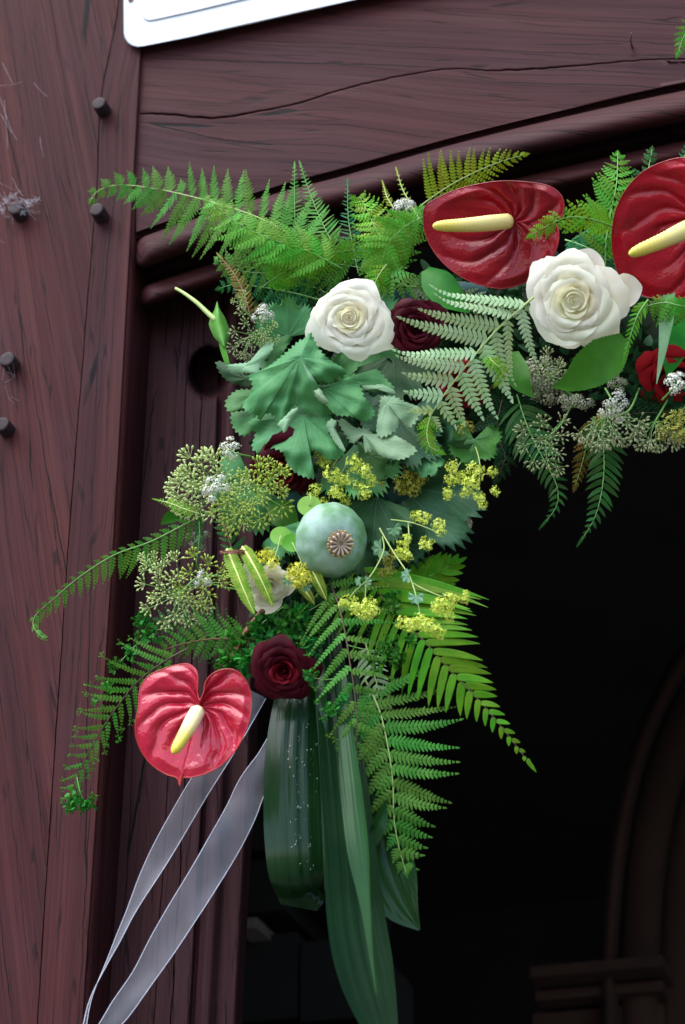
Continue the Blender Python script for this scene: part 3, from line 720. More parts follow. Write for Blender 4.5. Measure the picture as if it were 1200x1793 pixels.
# ---------------------------------------------------------------- anthuriums
def anthurium(label, outline, c, h, tilt, spx, mat, tip, amp=3.6, bowl=.10, group=None, smats=('spadix', ), kk=5.3, swirl=1.5, slift=.045, sr=11):
    n = 220; cl = outline + [outline[0]]
    raw = catmull([(x, y, 0) for x, y in cl], n)[:-1]
    cx, cy = c; ta = math.atan2(tip[1]-cy, tip[0]-cx)
    root = empty('anthurium_flower', label, 'anthurium', P(cx, cy, h), group)
    Rm = sum(math.hypot(x-cx, y-cy) for x, y, _ in raw)/n
    rings = 44; rows = []
    for i in range(rings+1):
        q = i/rings; row = []
        for (x, y, _) in raw:
            dx, dy = x-cx, y-cy; a = math.atan2(dy, dx) - ta; a = (a+math.pi) % (2*math.pi) - math.pi
            sa = abs(a); ph = sa + swirl*(q**.8)
            fade = min(1, q*3.2)*min(1, (1-q)*7)*(.15+.75*min(1, max(0, (sa-.22)/.35)))
            ph += .22*noise.noise(V((q*2.5, sa*1.5, cx*.1 + (3 if a > 0 else 0)))); rip = (math.sin(ph*kk*1.12)**2 + .002)**.36
            z = amp*.001*(rip-.6)*fade
            z += .0005*fade*noise.noise(V((a*6, q*7, 1.0)))
            z += Rm*S*(bowl*(q*q) - .09*max(0, q-.86)/.14*(.5+.5*math.sin(a*3+1)) + .05*q*noise.noise(V((math.cos(a)*1.6, math.sin(a)*1.6, cx))))
            z -= .004*math.exp(-(sa*4)**2)*q*(1-q)*2
            row.append(P(cx+dx*q, cy+dy*q, h + tilt[0]*dx*q + tilt[1]*dy*q + z))
        rows.append(row)
    b = MB(); b.grid(rows, True); build('spathe', b, M[mat], root)
    eb = MB(); eb.tube(rows[-1] + [rows[-1][0]], 1.0*S, 1.0*S, 6, False); build('rim', eb, M['rim_'+mat], root)
    (x0, y0), (x1, y1) = spx; ln = 46; sides = 16
    cv = [V(q) for q in catmull([tuple(P(x0, y0, h+.003)), tuple(P(lerp(x0, x1, .5), lerp(y0, y1, .5)+2, h+slift*.7)), tuple(P(x1, y1, h+slift))], ln)]
    rows = []; uv = []
    for i, p in enumerate(cv):
        q = i/ln; T = (cv[min(ln, i+1)]-cv[max(0, i-1)]).normalized(); s1 = T.cross(N).normalized(); s2 = s1.cross(T)
        rr = sr*S*pw([(0, .75), (.04, 1.0), (.3, 1.04), (.6, .93), (.85, .78), (.94, .62), (.98, .38), (1, .03)], q); row = []
        for j in range(sides):
            a = 2*math.pi*(j + .5*(i % 2))/sides
            bm = 1 + (.13 if (i+j) % 2 else -.06)*(1-.5*q)
            row.append(p + (s1*math.cos(a)+s2*math.sin(a))*rr*bm); uv.append((q, j/sides))
        rows.append(row)
    b = MB(); b.grid(rows, True); build('spadix', b, M[smats[0]], root, uv=uv)
    return root
def spadix_mat(name, stops):
    m, t, out = new_mat(name); uv = nd(t, 'ShaderNodeUVMap'); sp = nd(t, 'ShaderNodeSeparateXYZ'); t.links.new(uv.outputs[0], sp.inputs[0])
    b = nd(t, 'ShaderNodeBsdfPrincipled'); t.links.new(ramp_(t, sp.outputs[0], stops), b.inputs['Base Color']); b.inputs['Roughness'].default_value = .5
    t.links.new(b.outputs[0], out.inputs[0]); return m
M['spadix'] = spadix_mat('spadix_cream_yellow', [(0, (.80, .70, .42)), (.5, (.82, .68, .32)), (.72, (.80, .62, .10)), (1, (.74, .58, .04))])
M['spadix_y'] = spadix_mat('spadix_yellow', [(0, (.80, .64, .24)), (.5, (.80, .64, .22)), (.8, (.74, .58, .10)), (1, (.62, .53, .06))])
def waxy(name, c, c2, gl=.8):
    return simple(name, c, .42, c2, 30, .03, 60, spec=.05, coat=gl, coat_r=.10, bdist=.002)
M['spathe_red'] = waxy('spathe_red', (.46, .010, .036), (.40, .007, .026)); M['rim_spathe_red'] = waxy('spathe_rim_red', (.45, .02, .02), (.42, .03, .02))
M['spathe_dark'] = waxy('spathe_dark_red', (.24, .002, .007), (.17, .0015, .006), .32); M['rim_spathe_dark'] = waxy('spathe_rim_dark', (.26, .006, .010), (.24, .008, .01))
# ---------------------------------------------------------------- umbels
def umbellet_mesh(kind):
    b = MB(); r = random.Random(hash(kind) % 97 if False else {'green': 3, 'star': 5, 'dull': 7, 'white': 11, 'grey': 13}[kind])
    nn = {'green': 12, 'star': 12, 'dull': 12, 'white': 20, 'grey': 20}[kind]
    for k in range(nn):
        q = math.sqrt((k+.5)/nn); a = k*2.39996; d = V((math.cos(a)*q, math.sin(a)*q, 1.05-.75*q*q)); d += V((r.uniform(-.1, .1), r.uniform(-.1, .1), r.uniform(-.1, .1)))
        if kind in ('white', 'grey'):
            dd = V((d.x*.95, d.y*.95, .75-.35*q)); b.tube([V((0, 0, 0)), dd], .02, .02, 3, False)
            s = dd.normalized().orthogonal().normalized(); s2 = dd.normalized().cross(s); up = dd.normalized()
            for m_ in range(5):
                an = m_*1.2566 + k; e = s*math.cos(an)+s2*math.sin(an); e2 = up.cross(e); pr = r.uniform(.16, .22)
                b.add([dd, dd+e*pr*.6+e2*pr*.5+up*.04, dd+e*pr*1.15+up*.02, dd+e*pr*.6-e2*pr*.5+up*.04], [(0, 1, 2, 3)])
            b.ball(dd, .06, seg=4, ring=3)
        else:
            b.tube([V((0, 0, 0)), d*.86], .022, .022, 3, False)
            b.ball(d, .11, rz=.20 if kind != 'star' else .23, ax=d.normalized(), seg=5, ring=4)
    mt = {'green': 'bud_green', 'star': 'bud_star', 'dull': 'bud_dull', 'white': 'floret_white', 'grey': 'floret_grey'}[kind]
    return mesh_of('umbellet', b, M[mt])
UMB = {k: umbellet_mesh(k) for k in ('green', 'star', 'dull', 'white', 'grey')}
def umbel(label, cx, cy, h, R, n, kind, axis=(0, 0, 1), stem=None, ur=.30, group=None, dome=.5, smat='stem_green', sq=1.0):
    ax = dirv(*axis); c = P(cx, cy, h); x = (RT - ax*RT.dot(ax)).normalized(); y = ax.cross(x); Rm = R*S
    joint = c - ax*Rm*.95; root = empty('flower_umbel', label, 'umbel', joint, group); b = MB()
    if stem: b.tube([V(q) for q in catmull([tuple(P(*p)) for p in stem] + [tuple(joint)], 14)], 2.0*S, 1.6*S, 6)
    if kind in ('green', 'star', 'dull') and n > 9: n = int(n*.72); ur *= .92
    for k in range(n):
        q = math.sqrt((k+.4)/n); a = k*2.39996 + cx + U_(-.3, .3); jt = U_(.75, 1.15)
        e = c + (x*math.cos(a) + y*math.sin(a)*sq)*q*Rm*jt - ax*Rm*dome*q*q*U_(.7, 1.3)
        mid = joint.lerp(e, .55) + (e - c)*.12
        b.tube([joint, mid, e], .75*S, .55*S, 4, False)
        d = (e - joint).normalized()
        inst('umbellet', UMB[kind], basis(e - d*ur*Rm*.6, (d + ax*.35), Rm*ur*U_(.85, 1.15)), root)
    build('stem', b, M[smat], root); return root
# ---------------------------------------------------------------- frothy lime flower sprays
def froth_mesh(mt, seed, n=60):
    r = random.Random(seed); b = MB()
    for k in range(n):
        d = V((r.gauss(0, 1), r.gauss(0, 1), r.gauss(0, 1))).normalized(); p = d*r.uniform(.45, 1.0); p.z *= .8
        a = (d + V((r.uniform(-.6, .6), r.uniform(-.6, .6), r.uniform(-.6, .6)))).normalized(); s = a.orthogonal().normalized(); s2 = a.cross(s); l = r.uniform(.17, .26)
        for m_ in range(4):
            an = m_*math.pi/2 + k; e = s*math.cos(an)+s2*math.sin(an); e2 = a.cross(e)
            b.add([p, p+e*l*.55+e2*l*.3+a*l*.25, p+e*l*1.1+a*l*.35, p+e*l*.55-e2*l*.3+a*l*.25], [(0, 1, 2, 3)])
        b.ball(p + a*l*.15, l*.25, seg=4, ring=3)
    return mesh_of('flower_cluster', b, M[mt])
FRO = {(m_, k): froth_mesh(m_, k+hs) for hs, m_ in ((1, 'floret_lime'), (20, 'floret_yellow'), (40, 'floret_olive')) for k in range(3)}
def spray(label, stems, clusters, mat='floret_lime', leaves=(), group=None, smat='stem_pale', r=1.3):
    c0 = P(*stems[0][0]); root = empty('lime_flower_spray', label, 'flower spray', c0, group)
    b = MB()
    for st in stems: b.tube(pline(st, 14), r*S, r*.7*S, 5, False)
    build('stem', b, M[smat], root)
    for i, (x, y, h, rr) in enumerate(clusters):
        inst('flower_cluster', FRO[(mat, i % 3)], basis(P(x, y, h), V((U_(-1, 1), U_(-1, 1), U_(-1, 1))), rr*S*1.05), root)
    for (x, y, h, R, ang) in leaves:
        rows = []; 
        for i in range(5):
            q = i/4; row = []
            for j in range(23):
                a = R_(ang-120+240*j/22); rad = R*q*(1-.28*q*(j % 4 == 0)-.1*q*(j % 2)); row.append(P(x+math.cos(a)*rad, y+math.sin(a)*rad, h+.10*R*S*q*math.sin(j*1.3)))
            rows.append(row)
        b = MB(); b.grid(rows); build('leaf', b, M['grey_leaf'], root)
    return root
def sprig(label, clumps, stems, mat='crest', group=None):
    c0 = P(*stems[0][0]); root = empty('crested_sprig', label, 'sprig', c0, group); b = MB()
    for st in stems: b.tube(pline(st, 10), 1.2*S, .8*S, 5, False)
    build('stem', b, M['stem_green'], root)
    for (x, y, h, r) in clumps:
        b = MB(); crest_clump(b, P(x, y, h), r*S, 34, N); build('leaf_clump', b, M[mat], root)
    return root
def strap_mat(name, c, c2, rough, ct=.07):
    m = leaf_mat(name, c, c2, rough, .08, spec=.05, scale=20, coat=ct, vary=.1)
    t = m.node_tree; uv = nd(t, 'ShaderNodeUVMap'); b = [n for n in t.nodes if n.type == 'BSDF_PRINCIPLED'][0]
    n1 = noise_(t, uv.outputs[0], 1, 3, .5, sx=(3, 320, 1))
    t.links.new(bump_(t, n1, .6, .0012), b.inputs['Normal']); t.links.new(bump_(t, n1, .6, .0012), b.inputs['Coat Normal']); return m
M['strap'] = strap_mat('strap_leaf_dark', (.003, .018, .004), (.006, .026, .006), .42, .09)
M['strap_wet'] = strap_mat('strap_leaf_wet', (.004, .024, .006), (.006, .032, .008), .42, .36)
M['strap_mid'] = strap_mat('strap_leaf_mid', (.005, .030, .005), (.009, .042, .007), .4, .3)
M['strap_light'] = strap_mat('strap_leaf_light', (.010, .048, .009), (.016, .066, .013), .4, .25)
m, t, out = new_mat('water_drop'); b = nd(t, 'ShaderNodeBsdfPrincipled'); b.inputs['Base Color'].default_value = (.9, .95, .95, 1); b.inputs['Roughness'].default_value = .03; b.inputs['Transmission Weight'].default_value = 1; b.inputs['IOR'].default_value = 1.33
t.links.new(b.outputs[0], out.inputs[0]); M['drops'] = m
def organza(name):
    m, t, out = new_mat(name); uv = nd(t, 'ShaderNodeUVMap'); tc = nd(t, 'ShaderNodeTexCoord')
    d = nd(t, 'ShaderNodeBsdfPrincipled'); d.inputs['Base Color'].default_value = (.72, .70, .78, 1); d.inputs['Roughness'].default_value = .4; d.inputs['Sheen Weight'].default_value = .3
    tl = nd(t, 'ShaderNodeBsdfTranslucent'); tl.inputs[0].default_value = (.75, .73, .8, 1)
    tp = nd(t, 'ShaderNodeBsdfTransparent'); a = nd(t, 'ShaderNodeMixShader'); a.inputs[0].default_value = .25
    t.links.new(d.outputs[0], a.inputs[1]); t.links.new(tl.outputs[0], a.inputs[2])
    f = math_(t, 'MULTIPLY_ADD', noise_(t, uv.outputs[0], 30, 2), .22, .12, clamp=True)
    mx = nd(t, 'ShaderNodeMixShader'); t.links.new(f, mx.inputs[0]); t.links.new(tp.outputs[0], mx.inputs[1]); t.links.new(a.outputs[0], mx.inputs[2]); t.links.new(mx.outputs[0], out.inputs[0]); return m
M['organza'] = organza('organza'); M['cord'] = simple('ribbon_edge', (.55, .54, .62), .4)
M['mantle_small'] = leaf_mat('mantle_small', (.035, .17, .03), (.05, .21, .04), .5, .2)
M['bract'] = leaf_mat('bract', (.10, .33, .05), (.15, .38, .09), .4, .25)
M['twig'] = simple('twig_bark', (.26, .09, .03), .6, (.18, .06, .02), 120, .4, 200)
M['spathe_red2'] = waxy('spathe_crimson', (.30, .003, .011), (.24, .003, .009), .36); M['rim_spathe_red2'] = waxy('spathe_rim_crimson', (.34, .01, .015), (.30, .012, .012))
M['pod'] = simple('pod_skin', (.34, .47, .40), .55, (.10, .24, .09), 38, .25, 150, spec=.3)
M['crown'] = simple('pod_crown', (.34, .24, .15), .7, (.16, .09, .06), 200); M['ray'] = simple('pod_ray', (.56, .45, .36), .7, (.42, .31, .20), 200); M['lobe'] = simple('pod_lobe', (.46, .36, .09), .6, (.32, .22, .05), 200)

def vein_net(mat, amt, lite):
    """branching veins drawn on a lobed leaf: uv.x counts lobes, uv.y runs from stalk to edge"""
    t = M[mat].node_tree; uv = nd(t, 'ShaderNodeUVMap'); sp = nd(t, 'ShaderNodeSeparateXYZ'); t.links.new(uv.outputs[0], sp.inputs[0])
    tc = nd(t, 'ShaderNodeTexCoord'); wob = noise_(t, tc.outputs['Object'], 90, 2)
    fx = math_(t, 'ABSOLUTE', math_(t, 'SUBTRACT', math_(t, 'FRACT', sp.outputs[0]), .5)); ar = math_(t, 'MULTIPLY', fx, sp.outputs[1])
    main = math_(t, 'SUBTRACT', 1, math_(t, 'DIVIDE', ar, .022), clamp=True)
    ch = math_(t, 'ADD', math_(t, 'SUBTRACT', sp.outputs[1], math_(t, 'MULTIPLY', ar, 1.3)), math_(t, 'MULTIPLY', wob, .09))
    sec = math_(t, 'SUBTRACT', 1, math_(t, 'MULTIPLY', math_(t, 'ABSOLUTE', math_(t, 'SUBTRACT', math_(t, 'FRACT', math_(t, 'MULTIPLY', ch, 7)), .5)), 7), clamp=True)
    v = math_(t, 'MULTIPLY', math_(t, 'MAXIMUM', main, math_(t, 'MULTIPLY', sec, .55)), amt, clamp=True)
    hs = [n for n in t.nodes if n.type == 'HUE_SAT'][0]
    src = hs.inputs['Color'].links[0].from_socket
    t.links.new(mix_(t, v, src, lite), hs.inputs['Color'])
    b = [n for n in t.nodes if n.type == 'BSDF_PRINCIPLED'][0]
    h = math_(t, 'ADD', math_(t, 'MULTIPLY', v, -.6), math_(t, 'MULTIPLY', noise_(t, tc.outputs['Object'], 260, 3), .5))
    t.links.new(bump_(t, h, .5, .0012), b.inputs['Normal'])
for a_ in (('mantle', .55, (.10, .29, .14)), ('mantle_pale', .6, (.32, .48, .32)), ('mantle_dark', .5, (.06, .16, .09)), ('mantle_small', .5, (.09, .27, .09))): vein_net(*a_)

for a_ in ('spathe_red', 'spathe_dark', 'spathe_red2'):          # fine netted veins in the waxy skin
    t = M[a_].node_tree; b = [n for n in t.nodes if n.type == 'BSDF_PRINCIPLED'][0]; tc = nd(t, 'ShaderNodeTexCoord')
    vo = nd(t, 'ShaderNodeTexVoronoi', feature='DISTANCE_TO_EDGE'); vo.inputs['Scale'].default_value = 170; t.links.new(tc.outputs['Object'], vo.inputs['Vector'])
    h = math_(t, 'ADD', ramp_(t, vo.outputs['Distance'], [(0, (0, 0, 0)), (.25, (1, 1, 1))]), noise_(t, tc.outputs['Object'], 70, 3))
    for k_ in ('Normal', 'Coat Normal'): t.links.new(bump_(t, h, .13, .0010), b.inputs[k_])
# ---------------------------------------------------------------- base of the garland
gb = empty('garland_base', 'dark base roll added behind the flowers along the door frame to darken the gaps', 'garland base', P(560, 1000, 0))
path = [V(q) for q in catmull([tuple(P(*p)) for p in ((520, 1150, .0), (560, 1020, .0), (590, 850, .0), (620, 680, .01), (720, 580, .01), (860, 550, .01), (1020, 560, .01), (1250, 590, .01), (1500, 590, .01))], 70)]
b = MB(); rows = []
for i, p in enumerate(path):
    T = (path[min(70, i+1)]-path[max(0, i-1)]).normalized(); s1 = T.cross(N).normalized(); s2 = s1.cross(T); q = i/70
    rr = pw([(0, 25), (.08, 50), (.3, 62), (.5, 66), (.7, 60), (1, 60)], q)*S
    rows.append([p + (s1*math.cos(a)+s2*math.sin(a)*.8)*rr*(1+.22*noise.noise(V((i*.25, math.cos(a)*1.5, math.sin(a)*1.5)))) for a in [2*math.pi*j/26 for j in range(26)]])
b.grid(rows, True); build('fill_roll', b, M['dark_fill'], gb)  # roll added behind the flowers so the gaps look dark
for (x, y, h, sx, sy) in ((690, 535, .055, 30, 30), (815, 520, .05, 40, 26), (945, 455, .05, 30, 30), (520, 880, .05, 30, 50), (700, 860, .045, 40, 40)):
    b = MB(); c = P(x, y, h); rows = []
    for i in range(11):
        th = math.pi*i/10
        rows.append([c + RT*(sx*S*math.sin(th)*math.cos(a)*1.2) + UP*(sy*S*math.cos(th)) + N*(.018*math.sin(th)*math.sin(a)) for a in [2*math.pi*j/16 for j in range(16)]])
    b.grid(rows, True); build('floral_foam', b, M['foam'], gb)
# filler leaves coloured dark so gaps look shaded: a mass nobody could count
rf = random.Random(11); b = MB()
spine = catmull([(500, 1130, 70), (545, 1030, 95), (570, 900, 110), (590, 760, 125), (640, 620, 110), (760, 570, 110), (900, 560, 105), (1050, 590, 110), (1250, 620, 120)], 60)
for k in range(1500):
    x, y, r = spine[rf.randrange(61)]; a = rf.uniform(0, 6.283); q = math.sqrt(rf.random())*r
    p = P(x+math.cos(a)*q, y+math.sin(a)*q, rf.uniform(.0, .06)*(1-.5*(q/r)**2) + .01)
    ax = (V((rf.uniform(-1, 1), rf.uniform(-1, 1), rf.uniform(-1, 1))) + N*.5).normalized(); up = (N + V((rf.uniform(-1, 1), rf.uniform(-1, 1), rf.uniform(-1, 1)))*.8).normalized()
    sd = ax.cross(up).normalized(); pinnule(b, p, ax, sd, sd.cross(ax), rf.uniform(14, 34)*S, rf.uniform(4, 9)*S, .3)
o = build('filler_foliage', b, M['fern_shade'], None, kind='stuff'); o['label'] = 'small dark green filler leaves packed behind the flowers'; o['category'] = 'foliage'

# ---------------------------------------------------------------- ferns, top left
G = 'fern fronds in the garland'
fern('long green fern frond arching left over the oak post', [(560, 452, .09), (510, 412, .085), (462, 385, .08), (400, 362, .075), (335, 344, .065), (270, 330, .055), (210, 324, .05), (172, 334, .045), (157, 356, .045)], 19,
     [(0, 60), (.2, 95), (.4, 108), (.55, 104), (.68, 70), (.8, 45), (.92, 22), (1, 8)], [(0, 70), (.1, 84), (.3, 84), (.5, 80), (.62, 62), (.75, 44), (.88, 26), (1, 8)], 'bi', 'fern', 'stem_pale', [(0, 85), (.5, 82), (.7, 60), (1, 42)], [(0, 70), (.25, 60), (.45, 50), (.7, 46), (1, 42)], 15, 6, group=G, droop=.08, sweepL=.1, sweepR=-.05)
fern('bright green fern frond bunched in front of the long arching frond', [(600, 470, .10), (540, 440, .115), (480, 420, .125), (430, 398, .13), (392, 372, .13), (364, 344, .125)], 15,
     [(0, 70), (.3, 72), (.6, 62), (.85, 36), (1, 10)], [(0, 60), (.3, 66), (.6, 52), (.85, 34), (1, 10)], 'bi', 'fern_bright', 'stem_green', 58, 52, 12, 6, group=G, rr=.9, roll=-18, droop=.35, sweepL=.3)
fern('fern frond with one tall leaf pointing straight up over the lintel moulding', [(590, 478, .07), (545, 440, .075), (520, 400, .075), (516, 350, .07), (516, 292, .065)], 24, [(0, 20), (.3, 36), (.6, 24), (.85, 10), (1, 4)], [(0, 20), (.3, 36), (.6, 24), (.85, 10), (1, 4)], 'strip', 'fern', 'stem_green', 62, 62, 4.0, 5, group=G, teeth=.08, start=.15, rr=1.1)
fern('slimmer upright fern tip beside the tallest fern leaf', [(612, 470, .065), (585, 430, .068), (560, 380, .066), (540, 330, .062), (527, 290, .06)], 24, [(0, 20), (.3, 38), (.6, 24), (.85, 10), (1, 4)], [(0, 20), (.3, 36), (.6, 22), (.85, 10), (1, 4)], 'strip', 'fern', 'stem_green', 62, 62, 4.0, 5, group=G, teeth=.08, start=.15, rr=1.1)
fern('blue green fern tip standing upright left of the yellow green ferns', [(628, 480, .05), (618, 430, .05), (610, 380, .048), (609, 322, .045)], 20, [(0, 20), (.4, 26), (.7, 15), (1, 4)], [(0, 20), (.4, 26), (.7, 15), (1, 4)], 'strip', 'fern_blue', 'stem_green', 62, 62, 3.8, 5, group=G, teeth=.08, rr=1.0)
fern('dark green fern frond spreading left above the first white rose', [(640, 470, .075), (580, 462, .08), (520, 468, .08), (460, 478, .075), (405, 470, .07), (378, 452, .065)], 15, [(0, 60), (.3, 62), (.6, 48), (.85, 26), (1, 8)], [(0, 60), (.3, 70), (.6, 60), (.85, 36), (1, 8)], 'bi', 'fern', 'stem_green', 62, 62, 10, 6, group=G, rr=.9, roll=12)
fern('low blue green fern frond under the bunched bright one', [(560, 525, .055), (510, 512, .055), (460, 503, .052), (415, 498, .05), (384, 505, .045)], 13, [(0, 44), (.4, 44), (.8, 20), (1, 8)], [(0, 60), (.4, 56), (.8, 30), (1, 8)], 'bi', 'fern_blue', 'stem_green', 62, 62, 9, 6, group=G)
fern('green fern frond lying right above the first white rose', [(455, 505, .085), (510, 470, .09), (565, 448, .092), (615, 438, .09), (648, 436, .085)], 14, [(0, 50), (.4, 56), (.8, 28), (1, 8)], [(0, 44), (.4, 44), (.8, 24), (1, 8)], 'bi', 'fern_bright', 'stem_green', 60, 60, 10, 6, group=G, rr=.9, roll=-10)
fern('deep green fern frond in the shade behind the first white rose', [(640, 560, .05), (585, 520, .05), (530, 500, .05), (480, 520, .045), (440, 545, .04)], 13, [(0, 60), (.4, 60), (.8, 28), (1, 8)], [(0, 50), (.4, 50), (.8, 24), (1, 8)], 'bi', 'fern_dark', 'stem_green', 62, 62, 10, 6, group=G)
fern('withering olive fern tip left above the seed heads', [(440, 560, .07), (430, 520, .075), (412, 482, .075), (386, 450, .07)], 17, [(0, 16), (.4, 20), (.8, 10), (1, 3)], [(0, 16), (.4, 20), (.8, 10), (1, 3)], 'strip', 'fern_rust', 'stem_brown', 60, 60, 4.5, 5, group=G, teeth=.1)
fern('rusty brown fern bit between seed heads and white rose', [(545, 565, .07), (510, 555, .075), (475, 548, .075), (452, 540, .07)], 10, [(0, 22), (.4, 24), (1, 5)], [(0, 22), (.4, 22), (1, 5)], 'bi', 'fern_rust', 'stem_brown', 62, 62, 6, 4.5, group=G)

# ---------------------------------------------------------------- ferns, top middle
fern('olive yellow fern frond fanning up behind the dark red anthurium', [(735, 362, .05), (765, 340, .055), (800, 318, .055), (840, 298, .052), (880, 282, .05), (918, 271, .045)], 15, [(0, 70), (.15, 78), (.35, 62), (.55, 46), (.75, 28), (.9, 14), (1, 5)], [(0, 50), (.4, 40), (.7, 26), (.9, 12), (1, 5)], 'bi', 'fern_olive', 'stem_pale', [(0, 72), (.5, 62), (1, 40)], 60, 6.5, 5.5, group=G, sweepL=.1)
fern('small olive fern piece poking up left of the anthurium', [(735, 385, .05), (715, 350, .05), (704, 328, .048), (696, 302, .045)], 9, [(0, 14), (.5, 10), (1, 4)], [(0, 12), (.5, 10), (1, 4)], 'strip', 'fern_olive', 'stem_pale', 55, 55, 4, 5, group=G)
fern('tiny olive fern tip left of the olive piece', [(690, 365, .05), (678, 345, .05), (672, 325, .046)], 8, [(0, 12), (.5, 9), (1, 3)], [(0, 12), (.5, 9), (1, 3)], 'strip', 'fern_olive', 'stem_pale', 55, 55, 4, 5, group=G)
fern('yellow green fern frond hanging beside the anthurium tip', [(740, 380, .085), (705, 400, .10), (680, 430, .105), (668, 465, .10), (664, 500, .095), (672, 522, .09)], 14, [(0, 52), (.3, 56), (.6, 40), (.85, 24), (1, 8)], [(0, 44), (.3, 60), (.6, 48), (.85, 24), (1, 8)], 'bi', 'fern_bright', 'stem_green', 60, 60, 10, 6, group=G, rr=.9, droop=.25)
fern('yellow green fern frond with curled tip at the lintel edge', [(700, 470, .075), (672, 430, .085), (655, 395, .085), (640, 362, .08), (628, 345, .075), (618, 356, .075)], 14, [(0, 40), (.3, 50), (.6, 38), (.85, 18), (1, 6)], [(0, 44), (.3, 60), (.6, 44), (.85, 20), (1, 6)], 'bi', 'fern_yellow', 'stem_green', 58, 58, 9, 6, group=G, rr=.9, droop=.2, curl=.25)
fern('fresh green fern frond filling the space under the small white umbels', [(640, 500, .07), (670, 460, .085), (700, 420, .09), (725, 390, .088), (745, 365, .08)], 13, [(0, 60), (.3, 64), (.6, 46), (1, 12)], [(0, 40), (.3, 56), (.6, 46), (1, 12)], 'bi', 'fern_bright', 'stem_green', 60, 60, 10, 6, group=G, rr=.9, droop=.2)
fern('green fern frond running right just above the dark red rose', [(640, 420, .08), (665, 460, .09), (690, 490, .092), (725, 500, .088), (765, 480, .08)], 13, [(0, 40), (.4, 44), (1, 8)], [(0, 40), (.4, 50), (1, 8)], 'bi', 'fern', 'stem_green', 60, 60, 9, 6, group=G, rr=.9)
fern('yellowish fern bit curling down beside the white rose', [(690, 450, .095), (668, 475, .10), (655, 505, .10), (660, 535, .095)], 11, [(0, 24), (.5, 22), (1, 6)], [(0, 26), (.5, 22), (1, 6)], 'bi', 'fern_yellow', 'stem_pale', 55, 55, 6, 5, group=G, droop=.3, curl=.3)
# ---------------------------------------------------------------- ferns, top right
fern('bright fern frond between the two upper anthuriums', [(1060, 470, .08), (1062, 420, .09), (1070, 370, .092), (1080, 320, .09), (1082, 268, .08)], 14, [(0, 60), (.3, 70), (.6, 48), (.85, 24), (1, 8)], [(0, 60), (.3, 70), (.6, 60), (.85, 30), (1, 8)], 'bi', 'fern_bright', 'stem_green', 55, 52, 10, 6, group=G)
fern('light green fern frond lying over the right lobe of the dark anthurium', [(1080, 400, .11), (1040, 385, .135), (1000, 380, .145), (965, 392, .148), (930, 412, .145)], 12, [(0, 40), (.4, 40), (.8, 20), (1, 8)], [(0, 40), (.4, 36), (.8, 20), (1, 8)], 'bi', 'fern_yellow', 'stem_green', 55, 55, 9, 6, group=G, droop=.2)
fern('blue green fern frond in shade above the second white rose', [(990, 420, .06), (1020, 430, .07), (1050, 445, .07), (1085, 470, .065)], 12, [(0, 50), (.4, 50), (1, 12)], [(0, 50), (.4, 50), (1, 12)], 'bi', 'fern_blue', 'stem_green', 60, 60, 9, 6, group=G)
fern('green fern tips rising behind the right anthurium', [(1090, 420, .06), (1110, 370, .065), (1130, 320, .065), (1142, 262, .06)], 12, [(0, 44), (.4, 44), (1, 8)], [(0, 44), (.4, 40), (1, 8)], 'bi', 'fern_dark', 'stem_green', 55, 55, 9, 6, group=G)
fern('single fern tip showing above the top edge of the right anthurium', [(1180, 360, .05), (1190, 320, .05), (1198, 280, .045), (1204, 255, .04)], 10, [(0, 26), (.5, 22), (1, 6)], [(0, 26), (.5, 22), (1, 6)], 'bi', 'fern_blue', 'stem_green', 55, 55, 7, 6, group=G)
fern('lone fern tip hanging at the top right over the lintel', [(1260, 30, .05), (1225, 42, .05), (1200, 60, .05), (1188, 92, .05)], 9, [(0, 30), (.5, 26), (1, 6)], [(0, 30), (.5, 24), (1, 6)], 'bi', 'fern_bright', 'stem_green', 55, 55, 7, 5, group=G)
# ---------------------------------------------------------------- pale reversed frond, middle right
fern('pale reversed fern frond showing its underside over the dark red rose', [(935, 520, .145), (912, 540, .148), (880, 568, .15), (850, 600, .15), (815, 643, .148), (785, 682, .145), (762, 715, .14), (748, 742, .13)], 9,
     [(0, 60), (.2, 120), (.4, 118), (.6, 100), (.75, 66), (.9, 40), (1, 14)], [(0, 145), (.2, 150), (.4, 138), (.55, 122), (.7, 86), (.85, 58), (1, 14)], 'bi', 'fern_pale', 'stem_pale', [(0, 62), (1, 55)], [(0, 50), (.5, 52), (1, 50)], 13.5, 7.8, group=G, droop=.12, sweepL=-.15, sweepR=-.1, curl=.2, rr=2.0, jit=1.7, start=.06)
fern('dull green fern frond flat under the dark red anthurium', [(700, 500, .075), (750, 505, .08), (810, 520, .08), (870, 535, .08), (930, 545, .078)], 12, [(0, 26), (.4, 30), (1, 14)], [(0, 30), (.4, 40), (1, 14)], 'bi', 'fern_pale', 'stem_green', 55, 58, 9, 6.5, group=G)
fern('curly young fern tip hanging below the pale frond', [(755, 725, .135), (748, 755, .13), (752, 780, .125), (768, 790, .12)], 10, [(0, 22), (.5, 18), (1, 8)], [(0, 22), (.5, 18), (1, 8)], 'bi', 'fern_yellow', 'stem_pale', 60, 60, 5, 4.5, group=G, curl=.5, droop=.4)
fern('curled lime fern tip right end of the pale frond', [(845, 610, .14), (862, 632, .145), (880, 650, .14), (872, 668, .135)], 9, [(0, 22), (.5, 18), (1, 6)], [(0, 22), (.5, 18), (1, 6)], 'bi', 'fern_yellow', 'stem_pale', 60, 60, 6, 4.5, group=G, curl=.5)
